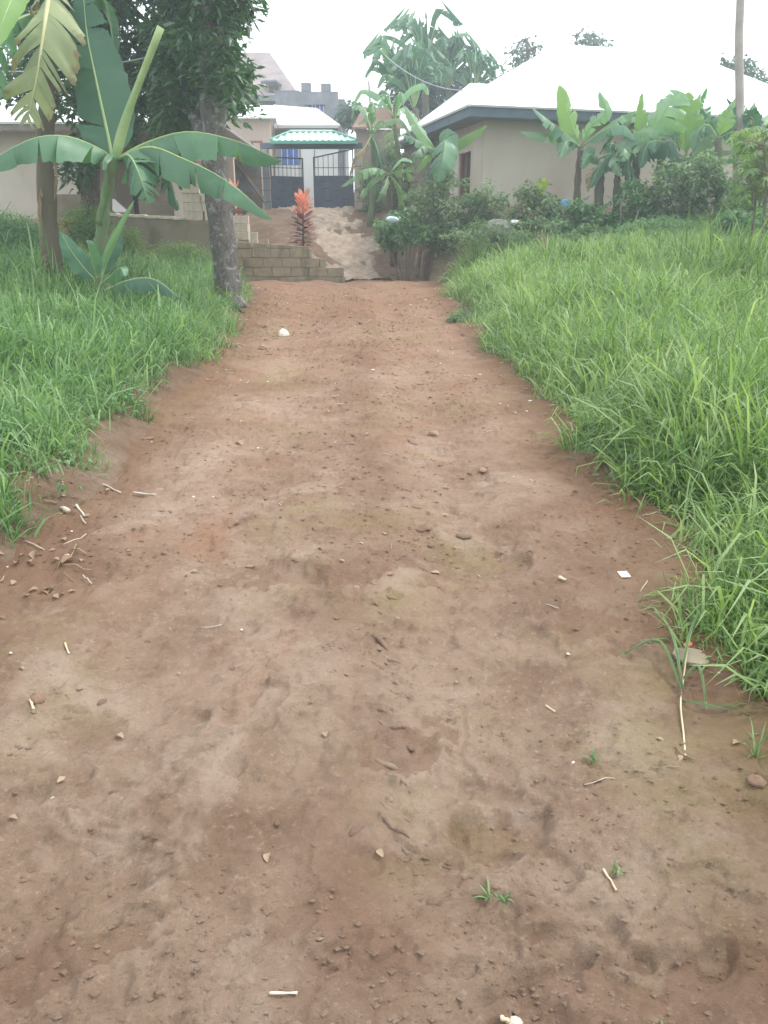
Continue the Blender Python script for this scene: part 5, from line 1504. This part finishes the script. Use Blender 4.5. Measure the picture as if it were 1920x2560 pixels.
# ---------------------------------------------------------------- litter on the road
def place(u, v, lift=0.0):
    p = G(u, v); p.z = roadz(p.x, p.y) + lift
    return p
def stone(name, lab, u, v, w, h, mat, seed, cat="stone", grp=None):
    p = place(u, v, -h * .25)
    o = MB().tube([p + Vector((0, 0, h * 1.25 * k / 4)) for k in range(5)], [w * .40, w * .5, w * .47, w * .34, w * .10], 9, .22, seed).build(name, mat, smooth=False)
    return tag(o, lab, cat, grp)
STONE_W = surf("pale_pebble", (.55, .48, .40), (.66, .60, .52), 12, .85, .3, 60, .2)
CLOD = surf("earth_clod", (.17, .105, .072), (.25, .165, .12), 14, .95, .8, 60, .1)
CLODR = surf("reddish_clod", (.30, .175, .125), (.38, .25, .19), 14, .95, .6, 60, .1)
stone("stone", "large pale stone on the road near the lichen covered tree", 708, 838, .17, .09, STONE_W, 1)
stone("stone", "blunt tan stone with a broken stick beside it", 95, 1762, .050, .030, CLOD, 2)
stone("stone", "smooth cream pebble beside a pale wood chip on broken crust", 1292, 2512, .030, .018, STONE_W, 3)
stone("stone", "flat brown stone half out of the soil by the grass edge", 1885, 1985, .055, .016, CLOD, 4)
stone("stone", "flat grey tan slab at the grass edge under the orange wrapper", 1725, 1668, .13, .022, surf("slab_stone", (.24, .20, .14), (.33, .28, .21), 8, .9, .4, 50, .15), 5)
q_ = place(1558, 1456, .004)
o = MB().box(-.022, .022, -.026, .026, 0, .004, Matrix.Translation(q_) @ Matrix.Rotation(.12, 4, 'Z') @ Matrix.Rotation(.1, 4, 'X')).build("paper_scrap", STONE_W)
tag(o, "small square white scrap lying flat on the road", "scrap")
o = stone("wrapper", "tiny orange wrapper at the grass edge above the flat slab", 1720, 1636, .045, .02, PR_, 7, "wrapper")
def stick(name, lab, a, b, r0, mat, bend=0.0, cat="stick", grp=None, lift=.006):
    A, B = place(*a), place(*b)
    pts = []
    for k in range(8):
        q = A.lerp(B, k / 7); q.z = roadz(q.x, q.y) + lift + bend * math.sin(math.pi * k / 7); pts.append(q)
    zline = [A.z + (B.z - A.z) * k / 7 + lift + bend * math.sin(math.pi * k / 7) for k in range(8)]
    for q, z in zip(pts, zline): q.z = max(q.z, z)
    o = MB().tube(pts, [r0 * (.8 + .2 * math.sin(k)) for k in range(8)], 7, .12, int(a[0])).build(name, mat, smooth=True)
    return tag(o, lab, cat, grp)
STRAW = surf("pale_straw", (.55, .44, .28), (.66, .55, .38), 12, .8, .2, 60, .2)
PALEW = surf("pale_dead_wood", (.42, .36, .28), (.55, .49, .41), 10, .85, .4, 50, .15)
stick("straw", "straight pale straw lying beside a small grass sprout", (1509, 2164), (1541, 2222), .0035, STRAW)
stick("straw", "pale straw lying alone near the bottom pebbles", (674, 2493), (744, 2489), .0035, STRAW)
stick("dead_branch", "broken bleached branch at the foot of the left bank", (105, 1235), (172, 1298), .017, PALEW, .01, "branch")
stick("dead_branch", "forked bleached branch piece beside the broken branch", (120, 1232), (178, 1262), .013, PALEW, .02, "branch")
stick("stick", "thin stick lying past the bleached branches", (187, 1278), (212, 1302), .008, PALEW)
stick("stick", "thin brown stick lying out on the road from the left bank", (242, 1212), (302, 1242), .008, PALEW)
stick("stick", "tan stick lying straight across the road by a dark clod", (335, 1246), (392, 1249), .007, PALEW)
stick("straw", "short pale straw on the left of the road", (163, 1615), (174, 1646), .004, STRAW)
stick("stick", "pale stick propped beside the blunt tan stone", (78, 1762), (86, 1788), .006, STRAW)
stick("wood_chip", "pale wood chip lying by the cream pebble", (1253, 2507), (1275, 2509), .006, STRAW, cat="wood chip")
stick("straw", "thin straw on the road facing the flat slab", (1365, 1754), (1389, 1768), .0035, STRAW)
stick("wood_chip", "pale chip of wood near the square scrap", (1396, 1459), (1412, 1466), .008, STRAW, cat="wood chip")
# sprouts
SPR = [(1225, 2232, "grass sprout with a bent blade growing in the bare road"), (1262, 2236, "tiny grass sprout next to the bent blade sprout"), (1538, 2170, "small grass sprout beside the straight pale straw"),
       (1487, 1895, "small green weed growing in the road near the right edge"), (1885, 1925, "grass tuft sprouting from the edge by the flat brown stone"), (1648, 2516, "single short green blade in the foreground soil")]
for k, (u, v, lab) in enumerate(SPR):
    tuft("grass_sprout", lab, "grass sprout", tuple(place(u, v)), 9 if k != 5 else 2, (.05, .04, .05, .055, .14, .05)[k], .0055, GRASSL, 300 + k, grp="sprouts in the road")
# uprooted stalk with long blades near the right edge
A = place(1712, 1900)
o = empty("uprooted_grass", A, "uprooted grass stalk with pale root and long blades by the flat slab", "plant")
pts = []
for (u, v, z) in ((1712, 1900, .004), (1708, 1830, .008), (1700, 1770, .015), (1708, 1700, .03), (1712, 1660, .05)):
    q = place(u, v); q.z += z; pts.append(q)
MB().tube(smooth_path(pts, 14), [.0030] * 14, 7, .1, 3).build("stalk", STRAW, o, smooth=True)
for k, ((u0, v0, z0), (u1, v1, z1), (u2, v2, z2)) in enumerate((((1705, 1740, .02), (1672, 1650, .08), (1632, 1575, .07)), ((1702, 1740, .02), (1640, 1650, .05), (1545, 1650, .012)), ((1705, 1720, .03), (1740, 1720, .05), (1765, 1790, .012)),
                                                                ((1702, 1700, .04), (1716, 1650, .08), (1735, 1610, .10)), ((1700, 1760, .015), (1760, 1790, .03), (1860, 1805, .03)))):
    c = []
    for (u, v, z) in ((u0, v0, z0), (u1, v1, z1), (u2, v2, z2)):
        q = place(min(u, 1800), v) if u < 1800 else Vector(G(u, v)); q.z += z; c.append(q)
    banana_leaf(o, c, .013, GRASSL_V, (0, -.3, 1), .1, .2, 0, 0, .02, k, rib=GRASSL_V, ribr=.0010, n=14, name="blade")

# ---------------------------------------------------------------- low broad leaved weeds mixed into the grass
g = np.random.default_rng(44)
cen = []
while len(cen) < 480:
    yy = 4.2 + 14 * g.random() ** 1.1
    if g.random() < .6: xx = float(xr(yy)) + .05 + (min(.6 * yy + 1.5, 9) - float(xr(yy))) * g.random() ** 1.7
    else: xx = float(xl(yy)) - .08 - (min(.6 * yy + 1.5, 8) + float(xl(yy))) * g.random() ** 1.7
    if abs(xx) > .6 * yy + 2: continue
    cen.append((xx, yy, Hf(xx, yy) + g.uniform(.05, .24)))
V, T, rn = leaf_cloud(cen, g.uniform(.05, .14, len(cen)), 20, .045, .5, .1, 45)
o = npmesh("weeds", V, None, T, LF_BUSHG, rnd_t=rn, smooth=False)
tag(o, "low broad leaved weeds mixed into the grass on both verges", "weeds", kind="stuff")
# dead leaves and pebbles strewn over the road (told apart only by where they lie)
DLEAF = leafmat("dead_leaf", [(0, (.16, .10, .062)), (.5, (.26, .175, .115)), (1, (.44, .34, .24))], .2, .8, .15, (1.2, 1.0, .8))
rl_ = random.Random(77)
def dead_leaf_mesh(seed):
    r = random.Random(seed)
    n = 6; V = []; Q = []
    cu = r.uniform(.2, .9)
    for i in range(n + 1):
        t = i / n; w = .30 * math.sin(math.pi * min(max(t, .03), .97)) ** .8
        for s in (-1, 0, 1):
            V.append((t - .5, s * w * (1 + r.uniform(-.2, .2)), (.10 + cu * .28 * (s * s)) * math.sin(math.pi * t) + cu * .25 * (t - .5) ** 2 + .02))
    for i in range(n):
        for k in range(2):
            a = i * 3 + k; Q.append((a, a + 1, a + 4, a + 3))
    me = npmesh("tmp", V, Q, mat=DLEAF, rnd_q=[r.random()] * len(Q))
    d = me.data; bpy.data.objects.remove(me); return d
LM = [dead_leaf_mesh(k) for k in range(10)]
def strew(n, seed):
    r = random.Random(seed)
    while n:
        y = 1.4 + 17.5 * r.random() ** 1.15
        a, b = float(xl(y)), float(xr(y))
        f = r.random()
        f = f ** 1.8 if r.random() < .55 else 1 - f ** 1.6 if r.random() < .6 else f   # more along the two edges
        x = a + .0 + (b - a) * f
        n -= 1
        yield x, y, r
for x, y, r in strew(170, 5):
    o = bpy.data.objects.new("dead_leaf", r.choice(LM)); COL.objects.link(o)
    s = r.uniform(.012, .030) * (1 + .12 * y)
    o.location = (x, y, roadz(x, y) + .002); o.scale = (s, s, s * r.uniform(.7, 1.2)); o.rotation_euler = (r.uniform(-.2, .2), r.uniform(-.2, .2), r.uniform(0, 6.3))
    tag(o, "dry curled brown leaf lying on the dirt road", "dead leaf", "dry leaves strewn over the road")
for (u, v, sc, lab) in ((172, 1413, .075, "broad pinkish dry leaf on the left of the road"), (412, 1388, .040, "pale curled leaf crumb left of the road middle"), (485, 1422, .036, "light folded leaf scrap beside the moss patch"), (8, 1560, .05, "long tan dry leaf by the left bank"),
                         (655, 868, .11, "long pale dry leaf under the lichen covered tree"), (600, 1098, .09, "light twisted leaf on the road rise"), (300, 1845, .032, "small cream leaf lying flat by the dark hollow"),
                         (1085, 1078, .10, "curved pale leaf strip on the dusty wheel line"), (950, 2140, .030, "greyish upturned leaf flake on the tyre marks")):
    p = place(u, v)
    o = bpy.data.objects.new("dead_leaf", LM[int(u) % 10]); COL.objects.link(o)
    o.location = (p.x, p.y, p.z + .003); o.scale = (sc, sc, sc); o.rotation_euler = (.1, 0, u * .7)
    tag(o, lab, "dead leaf", "dry leaves strewn over the road")
CLOD2 = surf("dry_earth_clod", (.21, .138, .096), (.31, .22, .165), 14, .95, .8, 60, .1)
# litter gathered on the earth bank at the left edge
r = random.Random(31)
for k in range(46):
    p = G(r.uniform(-60, 250), r.uniform(1230, 1500)); p.z = max(Hf(p.x, p.y), roadz(p.x, p.y))
    if k < 30:
        o = bpy.data.objects.new("dead_leaf", r.choice(LM)); COL.objects.link(o)
        sc = r.uniform(.03, .06); o.location = (p.x, p.y, p.z + .004); o.scale = (sc, sc, sc); o.rotation_euler = (r.uniform(-.5, .5), r.uniform(-.5, .5), r.uniform(0, 6.3))
        tag(o, "dry leaf caught on the earth bank at the grass edge", "dead leaf", "dry litter on the left bank")
    else:
        a_ = r.uniform(0, 3.14); L = r.uniform(.06, .18)
        d = Vector((math.cos(a_), math.sin(a_), 0)) * L
        pts = []
        for i in range(5):
            q = p + d * (i / 4 - .5); q.z = max(Hf(q.x, q.y), roadz(q.x, q.y)) + .006 + r.uniform(0, .012); pts.append(q)
        o = MB().tube(pts, .0032, 5, .1, k).build("root_strand", r.choice((DRYM, PALEW)), smooth=True)
        tag(o, "thin dry root strand poking from the earth bank", "root", "roots on the left bank")
def pebble_mesh(seed, mat):
    r = random.Random(seed)
    m = MB().tube([(0, 0, .0), (0, 0, .25), (0, 0, .5), (0, 0, .62)], [.42, .55, .38, .08], 7, .25, seed)
    me = bpy.data.meshes.new("pebble"); me.from_pydata(m.v, [], m.f); me.materials.append(mat); return me
PM = [pebble_mesh(k, STONE_W) for k in range(5)]; CM = [pebble_mesh(k + 20, CLOD2) for k in range(6)] + [pebble_mesh(k + 40, CLODR) for k in range(2)]
for x, y, r in strew(55, 9):
    o = bpy.data.objects.new("pebble", r.choice(PM)); COL.objects.link(o)
    s = r.uniform(.006, .013) * (1 + .13 * y)
    o.location = (x, y, roadz(x, y) - s * .12); o.scale = (s * r.uniform(.8, 1.5), s, s * .8); o.rotation_euler = (0, 0, r.uniform(0, 6.3))
    tag(o, "small pale pebble lying loose on the dirt road", "pebble", "pale pebbles on the road")
for x, y, r in strew(130, 13):
    o = bpy.data.objects.new("soil_clod", r.choice(CM)); COL.objects.link(o)
    s = r.uniform(.010, .026) * (1 + .08 * y) * (1.5 if r.random() < .1 else 1)
    o.location = (x, y, roadz(x, y) - s * .15); o.scale = (s * r.uniform(.8, 1.6), s, s * .7); o.rotation_euler = (r.uniform(-.2, .2), 0, r.uniform(0, 6.3))
    tag(o, "brown crumb of dry earth lying on the dirt road", "soil clod", "loose clods on the road")
for x, y, r in strew(60, 17):
    L = r.uniform(.03, .09) * (1 + .07 * y); a = r.uniform(0, 3.14)
    pts = []
    for k in range(4):
        q = Vector((x + math.cos(a) * L * (k / 3 - .5), y + math.sin(a) * L * (k / 3 - .5), 0)); q.z = roadz(q.x, q.y) + .004 + .006 * r.random(); pts.append(q)
    o = MB().tube(pts, .0012 * (1 + .12 * y), 5).build("straw", r.choice((STRAW, PALEW, DRYM)), smooth=True)
    tag(o, "thin dry straw bit lying on the dirt road", "straw", "dry straws on the road")
# fine crumbs: beyond counting
g = np.random.default_rng(8)
n = 26000
y = 1.1 + 15 * g.random(n) ** 2.3
f = g.random(n); x = xl(y) + (xr(y) - xl(y)) * f
den = fbm(x * 1.6, y * 1.6, 88, 3)
k = den + .25 * g.random(n) > -.02
x, y = x[k], y[k]; n = len(x)
i = np.clip(np.searchsorted(rows, y), 1, nr - 1); a_, b_ = xl(rows[i]) - .35, xr(rows[i]) + .40
z = RZ[i, np.clip(((x - a_) / (b_ - a_) * (nc - 1)).astype(int), 0, nc - 1)]
s = (.0015 + .0070 * g.random(n) ** 2.6) * (1 + .10 * y)
octa = np.array([[1.3, 0, 0], [0, .9, 0], [-1.3, 0, 0], [0, -.9, 0], [0, 0, .42], [0, 0, -.5]])
V = octa[None] * s[:, None, None] * g.uniform(.6, 1.4, (n, 6, 1)) + np.stack([x, y, z], -1)[:, None]
T0 = np.array([[0, 1, 4], [1, 2, 4], [2, 3, 4], [3, 0, 4], [1, 0, 5], [2, 1, 5], [3, 2, 5], [0, 3, 5]])
o = npmesh("soil_crumbs", V.reshape(-1, 3), None, (np.arange(n)[:, None, None] * 6 + T0[None]).reshape(-1, 3), ROAD, smooth=False, vattr=np.repeat(np.clip(np.minimum(x - xl(y), xr(y) - x) / .75, 0, 1), 6))
_c = o
tag(o, "fine crumbs of earth scattered over the dirt road", "soil crumbs", kind="stuff")
# pressed up tread ridges of a tyre: low crisp ridges of the same earth, too small to pick apart
m = MB()
r = random.Random(21)
for (u0, v0, u1, v1, n, wd) in ((1015, 2120, 940, 1480, 22, 50), (955, 1500, 870, 1040, 26, 70), (1050, 1420, 1030, 1040, 18, 60), (830, 1520, 790, 1230, 12, 60), (1010, 1000, 950, 800, 10, 50), (560, 1900, 620, 1500, 7, 60)):
    a, b = place(u0, v0), place(u1, v1)
    for k in range(n):
        c = a.lerp(b, (k + r.uniform(-.4, .4)) / n); c.x += r.uniform(-wd, wd) / 1400
        L = r.uniform(.04, .13); an = r.uniform(2.35, 2.85)
        d = Vector((math.cos(an), math.sin(an), 0))
        pts, rad = [], []
        bend = r.uniform(-.15, .15)
        for i in range(7):
            t_ = i / 6 - .5
            q = c + d * L * t_ + Vector((-d.y, d.x, 0)) * bend * L * (t_ * t_ * 4)
            rr = (.004 + .008 * math.sin(math.pi * (i + .4) / 6.8)) * r.uniform(.7, 1.2)
            q.z = roadz(q.x, q.y) - rr * .55
            pts.append(q); rad.append(max(rr * math.sin(math.pi * (i + .3) / 6.6), .001))
        m.tube(pts, rad, 6, .25, k)
o = m.build("tread_ridges", ROAD, smooth=True)
at_ = o.data.attributes.new("wear", 'FLOAT', 'POINT'); at_.data.foreach_set("value", np.full(len(o.data.vertices), 1.0, np.float32))
tag(o, "low ridges of earth pressed up by tyre treads along the road", "tread ridges", kind="stuff")
# rubble on the drive up to the gate
for k in range(60):
    r = rl_
    yy = r.uniform(20.5, 26.5); t = (yy - 20.3) / 6.5
    xx = r.uniform(-1.6 - 1.1 * t, .5 - .9 * t)
    o = bpy.data.objects.new("pebble", r.choice(PM if r.random() < .4 else CM)); COL.objects.link(o)
    s = r.uniform(.04, .11)
    o.location = (xx, yy, Hf(xx, yy) - s * .12); o.scale = (s * 1.3, s, s * .7); o.rotation_euler = (0, 0, r.uniform(0, 6.3))
    tag(o, "rough stone lying on the steep drive below the gate", "stone", "stones on the steep drive")

# ---------------------------------------------------------------- haze
hz = MB().box(-104, 104, -95, 122, -3.0, 15.0).build("haze", None)
t = NT("thin_haze")
pv = t.n('ShaderNodeVolumePrincipled')
pv.inputs['Color'].default_value = (.84, .95, 1.0, 1)
pv.inputs['Density'].default_value = .0042
pv.inputs['Anisotropy'].default_value = .35
t.l(pv.outputs[0], t.out.inputs['Volume'])
hz.data.materials.clear(); hz.data.materials.append(t.m)
tag(hz, "thin pale blue haze hanging over the whole hillside", "haze", kind="stuff")
